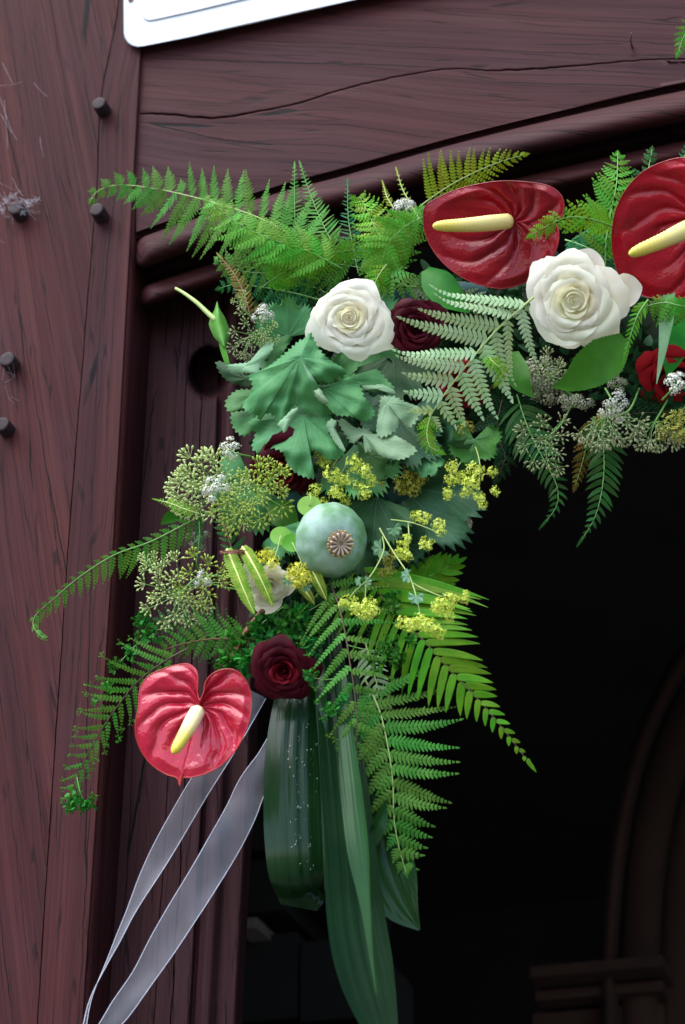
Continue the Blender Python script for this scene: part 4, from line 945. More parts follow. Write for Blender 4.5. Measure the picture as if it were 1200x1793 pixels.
# ---------------------------------------------------------------- shaded ferns hanging under the right arm
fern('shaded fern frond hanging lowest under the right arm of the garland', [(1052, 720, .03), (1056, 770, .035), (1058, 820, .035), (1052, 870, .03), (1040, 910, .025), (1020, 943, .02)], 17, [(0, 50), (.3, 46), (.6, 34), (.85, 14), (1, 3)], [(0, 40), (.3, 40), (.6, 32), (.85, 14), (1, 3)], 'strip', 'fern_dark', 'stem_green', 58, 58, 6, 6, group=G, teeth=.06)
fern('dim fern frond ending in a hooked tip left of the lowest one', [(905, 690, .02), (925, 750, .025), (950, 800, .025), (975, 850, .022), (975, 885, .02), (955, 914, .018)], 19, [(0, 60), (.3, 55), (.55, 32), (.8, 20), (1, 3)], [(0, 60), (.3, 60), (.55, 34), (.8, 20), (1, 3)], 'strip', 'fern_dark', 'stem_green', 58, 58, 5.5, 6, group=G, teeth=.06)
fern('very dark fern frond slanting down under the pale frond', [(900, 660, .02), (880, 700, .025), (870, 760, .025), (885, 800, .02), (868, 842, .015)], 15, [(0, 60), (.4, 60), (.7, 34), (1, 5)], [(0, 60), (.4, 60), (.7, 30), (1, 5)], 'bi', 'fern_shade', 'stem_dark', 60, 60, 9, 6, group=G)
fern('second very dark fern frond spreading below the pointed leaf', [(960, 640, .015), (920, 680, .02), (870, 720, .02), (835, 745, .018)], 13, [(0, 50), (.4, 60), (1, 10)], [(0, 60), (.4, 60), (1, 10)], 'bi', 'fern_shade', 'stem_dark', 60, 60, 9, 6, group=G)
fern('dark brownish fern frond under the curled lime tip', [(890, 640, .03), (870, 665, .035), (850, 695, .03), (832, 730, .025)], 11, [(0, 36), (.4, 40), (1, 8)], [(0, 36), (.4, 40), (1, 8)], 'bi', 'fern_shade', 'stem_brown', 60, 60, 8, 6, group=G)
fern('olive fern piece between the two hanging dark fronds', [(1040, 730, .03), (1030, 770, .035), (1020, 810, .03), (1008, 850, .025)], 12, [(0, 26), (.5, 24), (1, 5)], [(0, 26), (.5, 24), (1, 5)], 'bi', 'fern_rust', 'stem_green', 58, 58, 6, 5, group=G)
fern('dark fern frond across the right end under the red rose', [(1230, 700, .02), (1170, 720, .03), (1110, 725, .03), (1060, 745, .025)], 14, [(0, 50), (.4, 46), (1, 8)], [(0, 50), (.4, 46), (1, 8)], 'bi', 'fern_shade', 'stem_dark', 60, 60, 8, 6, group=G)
fern('small bright fern leaf hanging right of the second white rose', [(1135, 525, .12), (1118, 550, .125), (1105, 585, .12), (1094, 624, .11)], 12, [(0, 22), (.5, 16), (1, 4)], [(0, 20), (.5, 14), (1, 4)], 'strip', 'fern_bright', 'stem_green', 50, 50, 4.5, 5, group=G)
fern('bright fern bits at the right edge under the anthurium', [(1220, 540, .11), (1190, 535, .115), (1160, 530, .115), (1118, 540, .11)], 10, [(0, 40), (.5, 44), (1, 8)], [(0, 18), (.5, 18), (1, 8)], 'bi', 'fern_bright', 'stem_green', 70, 60, 7, 5.5, group=G, droop=.4)
# ---------------------------------------------------------------- left side ferns
fern('thin fern frond arching far left across the oak post', [(392, 885, .06), (330, 915, .07), (265, 948, .07), (200, 972, .065), (140, 1010, .06), (95, 1048, .055), (62, 1078, .05), (60, 1100, .05), (78, 1118, .05)], 24, [(0, 30), (.2, 52), (.35, 66), (.5, 40), (.7, 34), (.9, 18), (1, 8)], [(0, 22), (.2, 18), (.4, 14), (.7, 12), (1, 6)], 'bi', 'fern', 'stem_green', [(0, 60), (.5, 62), (1, 40)], 45, 7, 5, group=G, droop=.2)
fern('crested fern frond drooping over the post edge left of the red anthurium', [(330, 1135, .09), (285, 1160, .09), (240, 1195, .085), (200, 1245, .08), (165, 1300, .07), (140, 1350, .06), (125, 1390, .055), (122, 1412, .05)], 17, [(0, 60), (.3, 50), (.6, 36), (.85, 26), (1, 8)], [(0, 70), (.15, 78), (.35, 66), (.6, 40), (.85, 22), (1, 8)], 'bi', 'fern', 'stem_dark', [(0, 55), (1, 35)], [(0, 50), (1, 45)], 5.6, 5.0, group=G, teeth=.28, crest=7, sweepR=-.15)
sprig('crested end of the fern hanging lowest on the post', [(128, 1398, .055, 16), (148, 1406, .055, 18), (125, 1412, .05, 12), (160, 1400, .05, 11)], [[(135, 1360, .06), (140, 1385, .058), (146, 1402, .055)]], group='crested fern sprigs')
fern('green fern frond in shade behind the left seed heads', [(430, 1150, .05), (380, 1120, .055), (330, 1095, .055), (275, 1085, .05)], 10, [(0, 50), (.4, 60), (1, 15)], [(0, 60), (.4, 66), (1, 15)], 'bi', 'fern_dark', 'stem_dark', 62, 62, 7, 5.5, group=G, teeth=.2)
fern('green fern frond spread flat above the red anthurium', [(450, 1120, .065), (405, 1118, .07), (360, 1120, .072), (318, 1128, .07), (280, 1140, .065)], 9, [(0, 40), (.4, 44), (1, 14)], [(0, 50), (.4, 60), (1, 14)], 'bi', 'fern', 'stem_brown', 58, 58, 7.5, 5.5, group=G, teeth=.2)
fern('blue green fern end under the thin arching frond', [(348, 905, .065), (350, 930, .068), (348, 955, .066), (344, 985, .06)], 12, [(0, 14), (.5, 12), (1, 4)], [(0, 14), (.5, 12), (1, 4)], 'strip', 'fern_blue', 'stem_green', 55, 55, 3.5, 4.5, group=G)
fern('yellow green fern bit lying over the left seed heads', [(350, 900, .085), (325, 892, .09), (300, 882, .09), (278, 876, .085)], 12, [(0, 14), (.5, 14), (1, 4)], [(0, 14), (.5, 14), (1, 4)], 'strip', 'fern_yellow', 'stem_pale', 58, 58, 3.8, 4.5, group=G)
fern('dark fern leaf with a brown stem above the striped leaves', [(410, 975, .08), (400, 940, .085), (388, 910, .085), (382, 880, .08)], 8, [(0, 20), (.5, 22), (1, 6)], [(0, 34), (.5, 30), (1, 6)], 'strip', 'fern_dark', 'stem_brown', 60, 60, 6, 4.5, group=G)
# thick striped fern leaves
def striped(label, pts, wd):
    C = pline(pts, 30); root = empty('striped_fern_leaf', label, 'fern leaf', C[0], 'yellow striped fern leaves'); b = MB()
    L = sum((a-c).length for a, c in zip(C, C[1:])); rows = []; n = 44; CC = pline(pts, n)
    for i, c in enumerate(CC):
        q = i/n; T = (CC[min(n, i+1)]-CC[max(0, i-1)]).normalized(); sd = N.cross(T).normalized(); w_ = wd*S*pw([(0, .5), (.15, .85), (.5, 1), (.8, .75), (.95, .35), (1, .05)], q); tw = w_*(1-.2*(i % 2)); z = .0012*(1 if i % 2 else -1)
        rows.append([c-sd*tw+N*z, c-sd*w_*.5+N*(.0012+z), c-sd*.1*w_ - N*.0008, c+sd*.1*w_ - N*.0008, c+sd*w_*.5+N*(.0012+z), c+sd*tw+N*z])
    b.grid(rows); build('blade', b, M['fern_vari'], root)
    b = MB(); b.tube([c + N*.0004 for c in CC], 2.6*S, .8*S, 5); build('midrib', b, M['midrib'], root)
M['midrib'] = simple('yellow_midrib', (.50, .55, .12), .5, (.56, .58, .2), 90)
striped('left of the two yellow striped leaves over the half hidden white rose', [(398, 962, .115), (412, 995, .125), (428, 1035, .125), (446, 1076, .12)], 15)
striped('right of the two yellow striped leaves over the half hidden white rose', [(425, 958, .12), (442, 985, .13), (460, 1020, .13), (478, 1062, .122)], 14)
striped('short striped leaf below the poppy pod', [(540, 985, .10), (552, 1008, .105), (560, 1025, .105), (572, 1050, .10)], 12)
striped('short striped leaf under the right yellow blossoms', [(515, 1010, .10), (528, 1025, .105), (540, 1042, .105), (551, 1058, .10)], 10)
# ---------------------------------------------------------------- lower ferns
fern('olive green sword fern frond reaching right into the dark doorway', [(630, 985, .05), (665, 1040, .06), (705, 1085, .065), (745, 1125, .065), (790, 1175, .06), (835, 1222, .055), (880, 1275, .05), (930, 1340, .04)], 24,
     [(0, 225), (.08, 225), (.16, 185), (.22, 165), (.30, 125), (.4, 102), (.5, 84), (.62, 56), (.75, 28), (.9, 14), (1, 4)], [(0, 120), (.15, 110), (.3, 112), (.4, 104), (.5, 88), (.62, 58), (.75, 28), (.9, 14), (1, 4)], 'strip', 'fern_sword', 'stem_dark', [(0, 42), (.2, 46), (.4, 46), (.7, 44), (1, 40)], [(0, 66), (.4, 62), (.7, 52), (1, 40)], 7.6, 3.6, group=G, teeth=.14, sweepL=.12, sweepR=.10, droop=.05, jit=.6, start=.02, rr=1.4)
fern('olive fern leaf tips behind the lime sprays at the doorway edge', [(650, 1060, .03), (700, 1030, .035), (750, 1010, .035), (800, 985, .03)], 9, [(0, 60), (.5, 60), (1, 20)], [(0, 90), (.5, 70), (1, 20)], 'strip', 'fern_sword', 'stem_green', 40, 40, 10, 4, group=G, teeth=.1)
fern('green fern frond hanging lowest beside the long leaves', [(640, 1190, .055), (665, 1245, .065), (680, 1310, .065), (688, 1370, .06), (690, 1430, .055), (698, 1480, .05), (712, 1530, .045)], 14,
     [(0, 110), (.2, 124), (.4, 116), (.55, 100), (.7, 66), (.85, 46), (1, 12)], [(0, 60), (.2, 74), (.4, 78), (.55, 64), (.7, 36), (.85, 24), (1, 10)], 'bi', 'fern', 'stem_pale', [(0, 78), (.4, 68), (1, 45)], [(0, 60), (1, 45)], 12, 6.2, group=G, sweepL=-.22, sweepR=.12, droop=.1, jit=.7)
fern('crested dark fern frond with brown stem down the middle of the tail', [(570, 1000, .085), (590, 1050, .10), (603, 1100, .105), (613, 1160, .105), (622, 1220, .10), (626, 1275, .095), (622, 1320, .09)], 11, [(0, 60), (.15, 84), (.4, 80), (.7, 56), (.9, 34), (1, 10)], [(0, 60), (.15, 86), (.4, 86), (.7, 66), (.9, 40), (1, 10)], 'bi', 'fern', 'stem_dark', [(0, 86), (1, 66)], [(0, 66), (1, 44)], 7.0, 5.6, group=G, teeth=.22, crest=7.5, sweepL=.1, sweepR=.05, rr=2.0)
fern('pale small fern tip dangling behind the crested frond', [(640, 1125, .06), (652, 1170, .065), (664, 1210, .062), (680, 1258, .055)], 11, [(0, 34), (.5, 28), (1, 6)], [(0, 34), (.5, 28), (1, 6)], 'strip', 'fern_pale', 'stem_pale', 62, 62, 5, 4.5, group=G)
fern('deep green fern frond behind the poppy pod and crested frond', [(580, 960, .04), (620, 1010, .045), (650, 1060, .045), (670, 1120, .04)], 13, [(0, 60), (.5, 70), (1, 20)], [(0, 60), (.5, 70), (1, 20)], 'bi', 'fern_dark', 'stem_dark', 62, 62, 9, 6, group=G)
sprig('parsley like crested sprig right of the brown twig', [(425, 1120, .085, 26), (450, 1100, .085, 22), (405, 1150, .085, 24), (440, 1150, .09, 24), (395, 1170, .08, 18), (465, 1120, .085, 20), (432, 1175, .085, 18)], [[(500, 1060, .06), (450, 1100, .07), (410, 1150, .07)]], group='crested fern sprigs')
sprig('crested green sprig above the lower dark rose', [(500, 1085, .085, 24), (530, 1075, .085, 22), (560, 1100, .085, 20), (480, 1100, .08, 20), (545, 1130, .08, 18), (515, 1110, .08, 20)], [[(590, 1040, .06), (540, 1070, .07), (500, 1090, .07)]], group='crested fern sprigs')
sprig('crested sprig edging the dark rose on its right', [(543, 1185, .105, 13), (580, 1240, .10, 14), (600, 1225, .10, 11), (572, 1205, .1, 9)], [[(610, 1180, .09), (575, 1190, .1), (545, 1186, .1)]], group='crested fern sprigs')
sprig('crested sprig under the lime sprays', [(680, 1130, .09, 20), (700, 1155, .085, 16), (660, 1160, .09, 18), (690, 1065, .075, 18), (720, 1120, .08, 12), (685, 1045, .07, 15)], [[(610, 1130, .09), (650, 1140, .09), (690, 1145, .085)]], group='crested fern sprigs')
sprig('crested sprig beside the left seed heads', [(252, 1085, .07, 18), (265, 1110, .07, 18), (245, 1118, .07, 13), (230, 1140, .075, 14), (205, 1165, .075, 13), (188, 1200, .07, 14), (172, 1225, .07, 12)], [[(300, 1100, .06), (260, 1110, .065), (205, 1165, .07)]], group='crested fern sprigs')

# ---------------------------------------------------------------- long strap leaves
GL = 'long strap leaves hanging from the tail'
blade('strap_leaf', 'broad dark strap leaf with water drops, bent under at its lower end', 'leaf', [(530, 1140, .05, 26, 0), (524, 1220, .06, 40, 0), (518, 1320, .065, 49, 0), (519, 1420, .068, 52, 0), (522, 1500, .066, 50, 0), (526, 1545, .055, 46, 0), (530, 1562, .035, 40, 0), (534, 1548, .015, 34, 0)], 'strap_wet', -.28, .022, 60, 44, group=GL)
wet = bpy.data.objects['strap_leaf']
b = MB(); rd = random.Random(5)
for k in range(80):
    y = rd.uniform(1225, 1530); x = 520 + rd.gauss(0, 18) + 4; x = min(max(x, 480), 562); r = rd.uniform(.8, 2.2)*S
    c = P(x, y, pw([(1140, .05), (1220, .06), (1320, .065), (1420, .068), (1500, .066), (1545, .055)], y) + .28*.4*45*S - .28*((x-520)/50)**2*50*S + .0017)
    b.ball(c, r, r*rd.uniform(1, 1.7), r*.6, N, 8, 6)
build('water_drops', b, M['drops'], wet)['kind'] = 'stuff'
blade('strap_leaf', 'longest strap leaf hanging past the bottom edge, dark upper face', 'leaf', [(575, 1090, .045, 14, 0), (585, 1200, .06, 26, 0), (600, 1350, .075, 36, -8), (612, 1480, .085, 40, -14), (622, 1600, .09, 44, -10), (640, 1700, .09, 42, -5), (668, 1800, .085, 26, 0), (695, 1880, .08, 4, 0)], 'strap', .22, .02, 60, 44, group=GL)
blade('strap_leaf', 'narrow lighter strap leaf folded over the longest one', 'leaf', [(600, 1180, .085, 6, 0), (604, 1260, .095, 11, 20), (617, 1380, .105, 19, 30), (630, 1490, .112, 20, 35), (641, 1580, .112, 11, 40), (652, 1680, .108, 5, 50), (660, 1740, .104, 2, 60)], 'strap_light', .3, .02, 50, 24, group=GL)
blade('strap_leaf', 'strap leaf bent into a loop right of the longest leaf, drooping tip', 'leaf', [(618, 1180, .04, 10, 0), (632, 1290, .05, 18, 0), (648, 1380, .055, 24, 0), (664, 1430, .05, 32, 10), (668, 1490, .045, 44, 0), (684, 1545, .045, 44, 0), (706, 1590, .042, 28, 0), (735, 1628, .038, 2, 0)], 'strap_mid', .2, .02, 50, 36, group=GL)
blade('strap_leaf', 'pale edged fold of the looped strap leaf rising beside the fern', 'leaf', [(640, 1500, .062, 3, 0), (652, 1470, .068, 12, 30), (664, 1440, .070, 16, 40), (672, 1415, .066, 10, 50), (678, 1400, .06, 2, 60)], 'strap_light', .35, 0, 30, 8, group=GL)
blade('strap_leaf', 'thin strap leaf edge between the wet leaf and the longest one', 'leaf', [(558, 1120, .06, 6, 0), (562, 1200, .07, 10, 20), (568, 1320, .072, 9, 30), (572, 1460, .07, 7, 30), (572, 1560, .062, 3, 30)], 'strap_mid', .3, 0, 40, 8, group=GL)
# ---------------------------------------------------------------- ribbons
GR = 'sheer white ribbons'
def ribbon(label, pts, n=60):
    rows, uv = strip_rows(pts, n, lambda u, q: (u, .10*math.sin(u*2.2+q*7) + .05*math.sin(q*23+u)), 12)
    b = MB(); b.grid(rows); root = empty('ribbon', label, 'ribbon', rows[0][6], GR)
    build('band', b, M['organza'], root, uv=uv)
    for e in (0, -1):
        b = MB(); b.tube([r[e] for r in rows], .65*S, .65*S, 5); build('edge_cord', b, M['cord'], root)
ribbon('narrower sheer ribbon running down behind the red anthurium', [(452, 1215, .06, 15, 0), (405, 1290, .07, 18, 0), (357, 1366, .075, 18, 0), (335, 1402, .075, 18, 0), (290, 1480, .07, 17, 8), (257, 1541, .065, 14, 25), (229, 1598, .06, 8, 35), (207, 1645, .055, 7, 50), (188, 1685, .05, 6, 70), (161, 1745, .045, 6, 92), (149, 1795, .045, 6, 110), (140, 1850, .045, 10, 130)])
ribbon('wider sheer ribbon slanting down from behind the wet strap leaf', [(505, 1255, .045, 14, 0), (475, 1325, .055, 20, 0), (443, 1375, .06, 23, 0), (420, 1427, .065, 25, 5), (390, 1483, .068, 26, 0), (355, 1542, .07, 25, 0), (320, 1598, .068, 24, 6), (285, 1655, .065, 22, 8), (250, 1712, .06, 18, 10), (213, 1765, .056, 17, 0), (190, 1797, .055, 14, 0), (150, 1855, .05, 12, 0)])
# ---------------------------------------------------------------- lady's mantle leaves
GM = 'lobed grey green leaves'
rl = lambda *a, **k: round_leaf(*a, group=GM, **k)
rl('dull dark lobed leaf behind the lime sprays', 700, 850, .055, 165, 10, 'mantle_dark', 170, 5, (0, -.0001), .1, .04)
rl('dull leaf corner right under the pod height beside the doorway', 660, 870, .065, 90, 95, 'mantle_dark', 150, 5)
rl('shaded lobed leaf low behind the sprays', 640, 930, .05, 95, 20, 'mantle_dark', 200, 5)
rl('lobed leaf tucked under the first white rose at left', 505, 590, .085, 75, 240, 'mantle', 220, 7, (0, -.0003))
rl('lobed leaf at the right under the first white rose', 640, 590, .075, 105, 40, 'mantle', 220, 7, (0, -.0003), .1, .06)
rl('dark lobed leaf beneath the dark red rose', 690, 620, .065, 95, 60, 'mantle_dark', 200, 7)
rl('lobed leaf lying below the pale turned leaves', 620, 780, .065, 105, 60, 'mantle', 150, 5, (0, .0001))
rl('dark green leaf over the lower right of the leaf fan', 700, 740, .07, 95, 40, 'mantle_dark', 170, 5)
def tl(label, zpts, c, h, **k):
    """outline read off an enlarged view of the leaf fan (3x, from 350, 450)"""
    traced_leaf(label, [(350+x/3, 450+y/3) for x, y in zpts], (350+c[0]/3, 450+c[1]/3), h, group=GM, **k)
tl('dark lobed leaf left behind the big front leaf', [(400, 325), (440, 370), (480, 345), (512, 378), (490, 430), (450, 500), (400, 600), (320, 590), (300, 520), (350, 440)], (420, 470), .085, mat='mantle', seed=1)
tl('dark leaf edge left of the largest leaf above the bored hole', [(250, 620), (150, 560), (82, 545), (95, 600), (140, 650), (200, 680), (260, 690), (300, 650)], (240, 640), .09, mat='mantle_dark', seed=2)
tl('pale leaf curling at the left under the seed heads', [(128, 568), (170, 612), (240, 618), (312, 612), (335, 560), (388, 480), (378, 432), (330, 468), (270, 540), (200, 556)], (240, 575), .105, mat='mantle_pale', seed=3, lobes=4, wave=.006)
tl('small lobed leaf at the bored hole in the jamb', [(300, 690), (240, 690), (180, 702), (128, 762), (150, 818), (215, 805), (280, 790)], (270, 730), .095, seed=4, lobes=3)
tl('lower left lobed leaf in the shade of the largest leaf', [(300, 800), (220, 805), (158, 822), (170, 900), (220, 945), (275, 930), (320, 880)], (270, 850), .085, mat='mantle', seed=5, lobes=3)
tl('mid green leaf with a pale rim right of the front leaf', [(700, 590), (760, 590), (850, 645), (900, 600), (940, 588), (985, 640), (1030, 690), (1012, 722), (950, 702), (850, 700), (740, 690)], (750, 640), .098, seed=6, tilt=(0, -.0002))
tl('pale leaf rim folded up over the mid green leaf', [(848, 676), (900, 672), (960, 668), (1024, 700), (1020, 722), (950, 704), (870, 704)], (930, 690), .106, mat='mantle_pale', seed=7, lobes=3, wave=.003, tooth=1.5)
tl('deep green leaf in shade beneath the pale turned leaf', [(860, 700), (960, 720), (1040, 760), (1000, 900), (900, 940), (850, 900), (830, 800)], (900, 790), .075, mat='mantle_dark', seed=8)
tl('pale turned over leaf hanging at the right of the leaf fan', [(945, 728), (933, 820), (928, 940), (980, 948), (1036, 910), (1060, 868), (1092, 902), (1132, 880), (1165, 800), (1085, 758), (1010, 722)], (985, 770), .105, mat='mantle_pale', seed=9, wave=.012)
tl('broad pale leaf curling right above the lime flowers', [(716, 856), (755, 930), (800, 988), (850, 955), (870, 1030), (920, 1022), (960, 1050), (1060, 1068), (1145, 1020), (1090, 968), (1010, 930), (925, 930), (880, 896), (800, 888), (750, 846)], (860, 930), .10, mat='mantle_pale', seed=10, wave=.010, tilt=(0, .0002))
tl('green leaf lying under the broad pale leaf', [(820, 960), (950, 1010), (1080, 1060), (1000, 1120), (960, 1180), (880, 1150), (840, 1060)], (900, 1050), .075, seed=11)
tl('front leaf hanging lowest over the hidden dark rose', [(250, 868), (285, 925), (268, 1002), (305, 1032), (350, 1008), (430, 1030), (462, 1102), (520, 1150), (604, 1168), (576, 1092), (592, 1024), (640, 1040), (682, 1072), (730, 1062), (768, 1040), (722, 980), (684, 930), (700, 850), (620, 790), (540, 760), (420, 800), (320, 820)], (545, 830), .102, seed=12, lobes=6, wave=.016, droop=.010, tilt=(0, .00012))
tl('pale turned edge at the right of the lowest front leaf', [(692, 846), (662, 880), (690, 945), (730, 1000), (768, 1024), (742, 960), (716, 905), (722, 862)], (700, 900), .116, mat='mantle_pale', seed=13, lobes=3, wave=.004, tooth=1.8)
tl('leaf tucked at the right between largest leaf and pale leaves', [(600, 670), (690, 664), (800, 628), (852, 680), (872, 742), (912, 790), (924, 832), (870, 868), (800, 842), (720, 836), (670, 790), (610, 720)], (650, 690), .112, seed=14, lobes=5, wave=.012, tilt=(.0001, -.0001))
tl('largest front leaf fanning out under the first white rose', [(238, 628), (268, 662), (262, 720), (222, 778), (240, 818), (290, 830), (312, 868), (346, 828), (388, 842), (412, 890), (480, 800), (520, 788), (562, 828), (622, 820), (652, 850), (700, 822), (692, 780), (632, 742), (596, 700), (640, 660), (692, 672), (722, 642), (774, 620), (766, 588), (700, 548), (640, 488), (610, 436), (582, 390), (556, 420), (524, 432), (480, 468), (400, 540), (330, 590)], (527, 527), .137, seed=15, lobes=8, wave=.018, droop=.012, tilt=(0, -.0002))
tl('small pale flap folded forward from the largest leaf', [(486, 798), (520, 792), (490, 850), (446, 926), (428, 900), (408, 876)], (460, 850), .142, mat='mantle_pale', seed=16, lobes=2, wave=.003, tooth=1.5)
tl('tiny pale flap at the right notch of the largest leaf', [(598, 702), (632, 690), (660, 730), (682, 772), (650, 772), (610, 740)], (635, 730), .138, mat='mantle_pale', seed=17, lobes=2, wave=.003, tooth=1.5)
rl('round lobed leaf behind the star shaped seed heads', 445, 850, .06, 92, 80, 'mantle', 330, 7, (0, -.0001), .1, .04)
rl('small bright lobed leaf hanging above the right lime flowers', 830, 770, .075, 52, 100, 'green_leaf' if False else 'mantle_small', 290, 5, (0, 0), .1, .06)
rl('small dark lobed leaf under the broad pale leaf', 745, 800, .075, 40, 60, 'mantle', 200, 5)
rl('pale small leaf beside the pod under the seed heads', 490, 925, .085, 55, 60, 'mantle', 160, 5)
# ---------------------------------------------------------------- pointed and round leaves
GP = 'pointed green leaves'
blade('pointed_leaf', 'dark green pointed leaf above the dark red rose', 'leaf', [(745, 472, .085, 8, 0), (765, 495, .09, 27, 0), (790, 520, .09, 24, 0), (823, 547, .085, 2, 0)], 'green_leaf', .2, group=GP)
blade('pointed_leaf', 'large pointed green leaf under the second white rose', 'leaf', [(1095, 592, .10, 12, 0), (1065, 622, .108, 34, 0), (1030, 648, .112, 33, 0), (1000, 668, .112, 18, 0), (968, 678, .11, 1, 0)], 'green_leaf', .15, 0, 44, 10, group=GP, teeth=.05)
blade('pointed_leaf', 'small dark pointed leaf left of the shaded umbels', 'leaf', [(900, 615, .08, 8, 0), (902, 640, .085, 20, 0), (912, 668, .085, 18, 0), (934, 696, .08, 1, 0)], 'green_leaf', .2, group=GP)
blade('pointed_leaf', 'narrow grey green leaf hanging from the right anthurium', 'leaf', [(1172, 515, .10, 10, 30), (1170, 555, .105, 16, 50), (1163, 610, .105, 11, 60), (1150, 672, .10, 1, 60)], 'grey_leaf', .3, group=GP)
blade('pointed_leaf', 'shaded broad leaf beside the narrow grey green one', 'leaf', [(1195, 520, .07, 10, 0), (1185, 570, .075, 26, 0), (1178, 620, .075, 20, 0), (1168, 660, .07, 1, 0)], 'green_leaf', .2, group=GP)
blade('pointed_leaf', 'dark green leaf behind the yellow green ferns', 'leaf', [(640, 520, .06, 10, 0), (665, 500, .065, 26, 0), (690, 470, .065, 20, 0), (715, 440, .06, 2, 0)], 'green_leaf', .2, group=GP)
blade('pointed_leaf', 'small green leaf by the thin arching fern on the jamb', 'leaf', [(325, 900, .05, 5, 0), (300, 905, .055, 11, 0), (282, 918, .052, 1, 0)], 'green_leaf', .2, group=GP)
blade('pointed_leaf', 'deep green leaf under the star shaped seed heads', 'leaf', [(520, 930, .06, 6, 0), (495, 900, .065, 24, 0), (470, 880, .06, 2, 0)], 'green_leaf', .2, group=GP)
bract = empty('folded_bract', 'pale green folded bract with a bare stalk pointing up left', 'bract', P(392, 608, .09))
b = MB(); b.tube(pline([(308, 505, .09), (322, 513, .095), (345, 530, .10), (366, 550, .10), (380, 562, .10)], 16), lambda q: (2.6+2.2*q)*S, sides=8); build('stalk', b, M['stem_pale'], bract)
b = MB(); rows = []
for i in range(15):
    q = i/14; c = pw([(0, 380), (.5, 382), (1, 393)], q); y = lerp(527, 606, q); wl = pw([(0, 4), (.3, 13), (.55, 17), (.8, 14), (1, 4)], q); row = []
    for j in range(13):
        u = -1 + 2*j/12; yy = y + (14 if q < .5 else 0)*(abs(u-.1))*(1-q*2) 
        row.append(P(c + u*wl, yy, .088 + .016*math.cos(u*1.5)*min(1, q*3+.3)))
    rows.append(row)
b.grid(rows); build('blade', b, M['bract'], bract)
blade('pointed_leaf', 'pale green leaf stalk dropping from the folded bract', 'leaf', [(388, 600, .09, 5, 0), (395, 625, .09, 5, 0), (402, 648, .085, 2, 0)], 'bright_leaf', .2, group=GP)
def disc_leaf(label, x, y, h, r, ang, stem=None, mat='bright_leaf'):
    rows = []; 
    for i in range(7):
        q = i/6; rows.append([P(x+math.cos(a)*r*q*1.12, y+math.sin(a)*r*q*.95, h+.12*r*S*q*q*math.cos(2*a+ang)+.25*r*S*q*math.cos(a-ang)) for a in [2*math.pi*j/24 for j in range(24)]])
    root = empty('round_leaf', label, 'leaf', P(x, y, h), 'small round bright leaves'); b = MB(); b.grid(rows, True); build('blade', b, M[mat], root)
    b = MB(); b.tube(pline(stem or [(x, y, h), (x+3, y-12, h+.004), (x+1, y-24, h)], 8), 1.1*S, .8*S, 5); build('stem', b, M['stem_pale'], root)
disc_leaf('small round green leaf above the poppy pod', 542, 886, .11, 19, 1)
disc_leaf('round bright leaf left of the pod, upper of the pair', 492, 938, .105, 17, 2, [(492, 938, .105), (485, 965, .11), (474, 992, .115)])
disc_leaf('round bright leaf touching the left side of the pod', 512, 950, .11, 17, 4, [(512, 950, .11), (528, 985, .112), (524, 1000, .115)])
blade('twig', 'brown bare twig slanting above the red anthurium', 'twig', [(404, 1160, .08, 4.5, 0), (412, 1145, .085, 5, 0), (428, 1112, .09, 5, 0), (444, 1090, .09, 5, 0), (462, 1068, .085, 5, 0)], 'twig', -1.0, 0, 20, 8)
fib = empty('bark_wisp', 'reddish brown wisp of fibre across the top of the striped leaves', 'wisp', P(410, 968, .125)); b = MB()
for k in range(26): 
    b.tube(pline([(U_(384, 396), 968+U_(-3, 3), .122), (410, 967+U_(-4, 4), .13), (U_(425, 440), 966+U_(-4, 4), .122)], 6), .7*S, .4*S, 3, False)
build('fibres', b, M['stem_brown'], fib)
# ---------------------------------------------------------------- roses
GW, GD = 'white roses', 'dark red roses'
rose('large creamy white rose fully facing out, above the lobed leaves', 611, 555, .13, 66, dirv(-.12, -.10, 1), 'cream_petal', 'white_petal', 32, .64, 2, .85, spin=.6, group=GW)
rose('large white rose with one petal standing out right, between the upper anthuriums', 1003, 527, .125, 78, dirv(-.28, .10, 1), 'cream_petal', 'white_petal', 30, .66, 9, .9, spin=2.0, extra=((12, 1.40, .42, .35), (75, 1.12, .6, .3), (-60, 1.08, .6, .3)), group=GW)
rose('half hidden white rose under the yellow striped leaves', 476, 1030, .10, 44, dirv(.35, .5, 1), 'white_petal', 'white_petal', 16, .95, 5, .5, group=GW)
rose('velvety dark red rose between first white rose and pale fern', 733, 572, .105, 52, dirv(.05, -.05, 1), 'black_red', 'black_red', 28, .7, 4, 1.0, spin=1.0, group=GD)
rose('black red rose beside the lowest red anthurium', 495, 1178, .105, 50, dirv(-.1, .1, 1), 'deep_red', 'black_red', 30, .7, 6, 1.05, spin=2.0, group=GD)
rose('dark red rose mostly hidden below the big lobed leaves', 496, 832, .088, 56, dirv(-.2, .35, 1), 'deep_red', 'black_red', 20, .75, 8, .9, group=GD)
rose('dark red rose glimpsed through the pale fern frond', 812, 676, .072, 40, dirv(.1, .1, 1), 'deep_red', 'deep_red', 20, .75, 12, .9, group=GD)
rose('bright red rose half in shade at the right edge', 1186, 672, .055, 64, dirv(.1, .6, .8), 'deep_red', 'bright_red', 24, .8, 14, .9, group=GD)
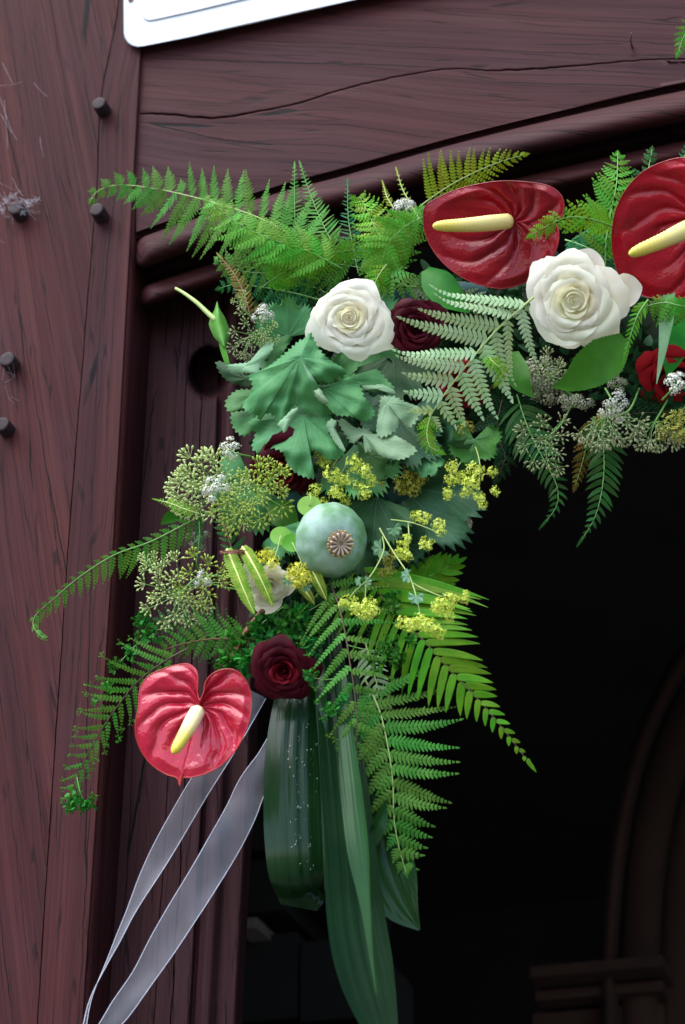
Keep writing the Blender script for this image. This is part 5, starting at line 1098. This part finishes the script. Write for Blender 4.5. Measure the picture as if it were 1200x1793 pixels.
# ---------------------------------------------------------------- anthuriums
GA = 'glossy red anthuriums'
anthurium('glossy dark red anthurium with yellow spike above the roses', [(742, 368), (748, 358), (768, 346), (800, 332), (840, 322), (880, 317), (925, 319), (962, 326), (982, 341), (988, 360), (984, 378), (972, 388), (978, 402), (978, 425), (966, 455), (945, 480), (915, 497), (880, 505), (845, 500), (810, 486), (778, 462), (755, 432), (743, 400)], (897, 388), .135, (.00005, -.00028), ((895, 387), (757, 396)), 'spathe_dark', (742, 368), 3.4, .16, GA, ('spadix_y',), 4.6, 1.2, .035, 12)
anthurium('tall red anthurium cut by the right edge of the photo', [(1088, 493), (1080, 470), (1073, 440), (1072, 405), (1080, 365), (1098, 330), (1125, 302), (1160, 284), (1200, 276), (1240, 284), (1262, 310), (1262, 345), (1248, 372), (1262, 392), (1268, 425), (1258, 465), (1235, 500), (1200, 520), (1160, 524), (1125, 517), (1100, 500)], (1222, 385), .14, (.0001, -.00036), ((1226, 390), (1101, 446)), 'spathe_red2', (1088, 493), 4, .12, GA, ('spadix_y',), 5.2, 1.2, .045, 13)
anthurium('bright red heart shaped anthurium with cream spike, lowest of all', [(315, 1376), (310, 1362), (290, 1355), (262, 1335), (243, 1305), (237, 1275), (243, 1235), (246, 1205), (262, 1183), (290, 1170), (312, 1164), (330, 1163), (344, 1174), (347, 1190), (346, 1212), (350, 1226), (357, 1212), (360, 1195), (372, 1180), (392, 1172), (412, 1174), (428, 1188), (438, 1210), (440, 1240), (432, 1275), (415, 1310), (390, 1338), (362, 1354), (335, 1361), (320, 1362)], (350, 1241), .135, (0, -.00012), ((347, 1244), (303, 1319)), 'spathe_red', (315, 1376), 4.2, .14, GA, ('spadix',), 5.3, 1.15, .04, 11)
# ---------------------------------------------------------------- poppy pod
pod = empty('poppy_pod', 'bluish green poppy seed pod with a ridged star crown', 'poppy pod', P(580, 945, .10))
pc = P(580, 946, .105); pax = dirv(.30, .10, 1); px_ = (RT - pax*RT.dot(pax)).normalized(); py_ = pax.cross(px_); PR = 59*S
rows = []
for i in range(41):
    th = math.pi*i/40; row = []
    for j in range(84):
        a = 2*math.pi*j/84; r = PR*(1 + .010*math.cos(13*a)*math.sin(th)**2 + .01*noise.noise(V((math.cos(a)*2, math.sin(a)*2, th*2))))
        zz = math.cos(th)*.90 - .10*math.exp(-(th/.35)**2)
        row.append(pc + px_*(math.sin(th)*math.cos(a)*r) + py_*(math.sin(th)*math.sin(a)*r*1.05) + pax*(zz*r))
    rows.append(row)
b = MB(); b.grid(rows, True); build('capsule', b, M['pod'], pod)
top = pc + pax*PR*.86; rows = []
for i in range(9):
    q = i/8; row = []
    for j in range(78):
        a = 2*math.pi*j/78; sc_ = 1 + .10*math.cos(13*a)*max(0, q-.6)/.4
        row.append(top + (px_*math.cos(a) + py_*math.sin(a))*(21*S*q*sc_) + pax*(.0015 + .003*q*q - .0045*max(0, q-.8)/.2))
    rows.append(row)
b = MB(); b.grid(rows, True); crown = build('crown', b, M['crown'], pod)
for k in range(13):
    a = 2*math.pi*k/13; d = px_*math.cos(a)+py_*math.sin(a); b = MB()
    b.tube([top + d*(3+16*f)*S + pax*(.0032+.003*f*f + .0012*math.sin(f*3.1)) for f in (0, .25, .5, .75, 1)], lambda q: (.9+1.4*q)*S, sides=6); build('stigma_ray', b, M['ray'], crown)
for k in range(13):
    a = 2*math.pi*(k+.5)/13; d = px_*math.cos(a)+py_*math.sin(a); b = MB(); b.ball(top + d*21*S + pax*.003, 2.6*S, 2.4*S, 1.6*S, pax, 8, 5); build('crown_lobe', b, M['lobe'], crown)
b = MB(); b.tube([pc - pax*PR*.8, pc - pax*PR*2.2 + UP*.01], 3.5*S, 3.5*S, 8); build('stem', b, M['stem_green'], pod)
# ---------------------------------------------------------------- umbels
GU = 'seed head umbels'
um = lambda *a, **k: umbel(*a, group=GU, **k)
um('largest green seed umbel, upper left by the jamb', 345, 825, .10, 74, 24, 'green', (-.5, -.35, .8), [(490, 830, .06), (430, 825, .07)], .30)
um('green seed umbel seen side on, reaching furthest left', 300, 862, .085, 60, 16, 'green', (-.8, .1, .5), [(440, 880, .06), (390, 862, .07)], .30)
um('green umbel tucked between the white florets', 390, 880, .095, 58, 18, 'green', (-.2, .2, .9), None, .28)
um('star like green seed umbel over the round lobed leaf', 452, 868, .115, 66, 22, 'star', (.1, .1, 1), [(470, 820, .06), (460, 840, .07)], .27)
um('small star like seed umbel over the hidden dark rose', 480, 838, .11, 36, 8, 'star', (.3, -.1, 1), None, .40)
um('lower left star like seed umbel', 405, 850+55, .105, 36, 9, 'star', (-.2, .3, 1), None, .36)
um('dense green umbel hanging at the left over the jamb edge', 292, 1035, .10, 66, 26, 'green', (-.3, -.1, 1), [(400, 1010, .06), (350, 1010, .07)], .26)
um('looser green umbel right of the dense one', 360, 1015, .10, 54, 18, 'star', (.1, -.1, 1), [(430, 1030, .05), (400, 1030, .06)], .30)
um('small green umbel under the dense one', 330, 1070, .085, 34, 10, 'green', (0, .4, 1), None, .34)
um('tiny green umbel by the thin arching fern', 262, 985, .085, 26, 8, 'green', (-.3, -.4, 1), None, .38)
um('green umbel below the folded bract', 432, 592, .105, 46, 20, 'dull', (-.2, .2, 1), [(500, 560, .06), (470, 575, .07)], .30)
um('small green umbel beside the white florets above the big leaf', 468, 590, .105, 26, 9, 'green', (.2, 0, 1), None, .36)
um('tiny green floret head over the olive fern tip', 421, 522, .105, 17, 6, 'green', (0, -.3, 1), [(445, 560, .08), (430, 545, .09)], .42)
um('dim green umbel hanging in front of the dark doorway top', 955, 785, .07, 56, 17, 'dull', (-.1, .3, 1), [(1010, 690, .04), (985, 740, .05)], .30)
um('dim umbel lit from above under the second white rose', 965, 636, .085, 40, 12, 'dull', (0, -.5, .8), [(1010, 700, .04)], .34)
um('grey seed umbel in the shade left of the pointed leaf', 945, 670, .06, 46, 14, 'grey', (-.2, .1, .9), None, .32)
um('long drooping seed umbel along the lower edge at right', 1075, 775, .06, 66, 20, 'dull', (.1, .6, .6), [(1120, 680, .04), (1100, 720, .05)], .28, sq=.5)
um('drooping seed umbel at the right end of the lower edge', 1160, 785, .05, 60, 18, 'dull', (.1, .7, .5), [(1170, 700, .04)], .28, sq=.5)
um('small shaded umbel above the drooping ones', 1060, 745, .055, 36, 11, 'dull', (0, .4, .8), None, .34)
GF = 'small white floret heads'
uw = lambda *a, **k: umbel(*a[:5], max(4, int(a[5]*.7)), *a[6:9], a[9]*.86, group=GF, **k)
uw('white floret head beside the folded bract', 459, 548, .12, 22, 9, 'white', (0, -.2, 1), [(480, 600, .08)], .46)
uw('white floret head highest over the left jamb', 404, 785, .11, 22, 9, 'white', (.1, -.3, 1), [(440, 800, .08)], .46)
uw('white floret head in the middle of the green umbels', 376, 850, .125, 28, 12, 'white', (-.1, -.2, 1), None, .42)
uw('lower white floret head beside the looser umbel', 355, 1012, .115, 18, 7, 'white', (0, 0, 1), None, .46)
uw('white floret heads behind the anthurium tip', 712, 352, .09, 26, 10, 'white', (.2, -.6, .7), [(700, 400, .07)], .44, sq=.5)
uw('dull white floret head at the thin fern end', 345, 945, .055, 24, 9, 'grey', (0, .1, 1), None, .42)
uw('greyish white floret head below the pointed leaf', 1080, 715, .08, 28, 12, 'white', (0, .3, 1), [(1060, 680, .05)], .42)
uw('side lit white floret head right of the pointed leaf', 1080, 662, .085, 24, 9, 'grey', (0, -.6, .7), None, .42)
uw('white floret head on top of the right edge rose', 1190, 660, .125, 26, 11, 'white', (.2, -.6, .7), [(1160, 700, .08)], .42)
uw('row of grey florets under the second white rose', 1010, 700, .06, 34, 12, 'grey', (0, -.3, .8), None, .36, sq=.5)
uw('grey dried flower head hanging at the doorway corner', 805, 930, .03, 40, 22, 'grey', (.5, .5, .6), [(790, 880, .02)], .34, smat='stem_dark')
# ---------------------------------------------------------------- lime flower sprays
GS = 'frothy lime flower sprays'
def cl(spec): return spec
spray('lime flower spray just above the poppy pod', [[(640, 780, .06), (610, 810, .08), (585, 850, .09)], [(600, 790, .07), (575, 830, .09)]], [(620, 812, .10, 17), (640, 826, .10, 15), (582, 832, .10, 17), (570, 812, .09, 14), (605, 840, .095, 14), (588, 862, .10, 15), (637, 862, .10, 14), (626, 850, .09, 12), (552, 860, .09, 15), (565, 880, .085, 12), (605, 875, .085, 12), (652, 842, .085, 12), (560, 796, .08, 12)], 'floret_lime', group=GS)
spray('lime flower spray at the doorway edge right of the leaf fan', [[(830, 775, .07), (840, 810, .085), (838, 860, .085)], [(830, 775, .07), (800, 820, .08)]], [(832, 822, .09, 17), (828, 845, .092, 17), (793, 818, .09, 14), (790, 840, .085, 13), (838, 870, .09, 12), (862, 826, .085, 10), (784, 864, .085, 12), (868, 860, .085, 9), (808, 836, .088, 12), (845, 884, .088, 9), (815, 862, .085, 11)], 'floret_lime', group=GS)
spray('small lime buds under the curly fern tip', [[(800, 720, .06), (812, 745, .07)]], [(806, 755, .075, 12), (822, 748, .075, 11), (815, 768, .07, 10)], 'floret_olive', group=GS)
spray('dull olive flower cluster behind the lime sprays', [[(680, 800, .05), (715, 840, .065)]], [(715, 840, .07, 22), (735, 836, .07, 18), (702, 850, .07, 16), (670, 850, .065, 13), (725, 856, .068, 14)], 'floret_olive', group=GS)
spray('long branching lime spray hanging in front of the sword fern', [[(665, 925, .09), (685, 960, .105), (715, 1005, .115), (722, 1020, .115), (750, 1035, .118), (775, 1045, .118)], [(718, 1010, .115), (728, 1040, .12), (736, 1075, .12)], [(775, 1040, .118), (800, 1050, .115)]],
      [(735, 1090, .125, 16), (718, 1092, .125, 14), (752, 1096, .125, 15), (768, 1106, .122, 13), (705, 1090, .12, 11), (778, 1060, .125, 17), (790, 1048, .122, 13), (764, 1066, .122, 12), (785, 1078, .12, 12), (812, 1050, .118, 10), (816, 1040, .118, 7)], 'floret_lime', [(729, 1044, .125, 15, 90), (714, 1008, .12, 13, 180), (668, 960, .10, 18, 150)], group=GS)
spray('drooping lime spray below the poppy pod', [[(670, 940, .09), (672, 965, .105), (655, 1000, .112), (642, 1020, .115), (640, 1050, .115)], [(645, 1015, .115), (622, 1035, .115), (612, 1048, .115)]], [(645, 1060, .12, 16), (640, 1078, .12, 13), (652, 1072, .12, 13), (612, 1052, .12, 13), (600, 1056, .118, 9), (625, 1065, .12, 12)], 'floret_lime', [(642, 1018, .12, 10, 0), (630, 1018, .12, 9, 180)], group=GS)
spray('short lime spray nearest the doorway right of the pod', [[(685, 910, .08), (720, 915, .095), (750, 925, .10), (770, 935, .10)], [(715, 915, .09), (717, 945, .10)]], [(742, 905, .105, 13), (728, 903, .1, 10), (768, 918, .105, 12), (772, 930, .105, 10), (748, 952, .105, 13), (712, 945, .105, 11), (704, 958, .105, 13), (712, 972, .105, 11), (700, 970, .1, 10)], 'floret_lime', [(690, 925, .09, 14, 60)], group=GS)
spray('dim lime buds behind the long spray', [[(660, 960, .07), (675, 985, .08)]], [(676, 980, .085, 13), (682, 1000, .085, 11), (668, 1003, .08, 9), (690, 970, .08, 10)], 'floret_olive', group=GS)
spray('bright yellow blossoms left of the poppy pod', [[(500, 940, .09), (478, 965, .11), (470, 985, .115)]], [(462, 976, .13, 14), (478, 986, .13, 13), (470, 970, .125, 11)], 'floret_yellow', [(455, 985, .125, 12, 120)], group=GS)
spray('bright yellow blossoms overlapping the lower left of the pod', [[(540, 960, .09), (526, 985, .11), (520, 1005, .115)]], [(510, 1002, .13, 13), (525, 995, .13, 13), (535, 1010, .13, 13), (518, 1020, .128, 12), (528, 1022, .126, 9)], 'floret_yellow', [(505, 1015, .125, 12, 150), (535, 1025, .125, 12, 60)], group=GS)
spray('olive green buds in the shade at the right edge', [[(1210, 700, .04), (1180, 735, .05)]], [(1175, 740, .06, 20), (1192, 760, .06, 18), (1160, 760, .055, 15), (1195, 730, .06, 16), (1050, 735, .05, 12)], 'floret_olive', group=GS)
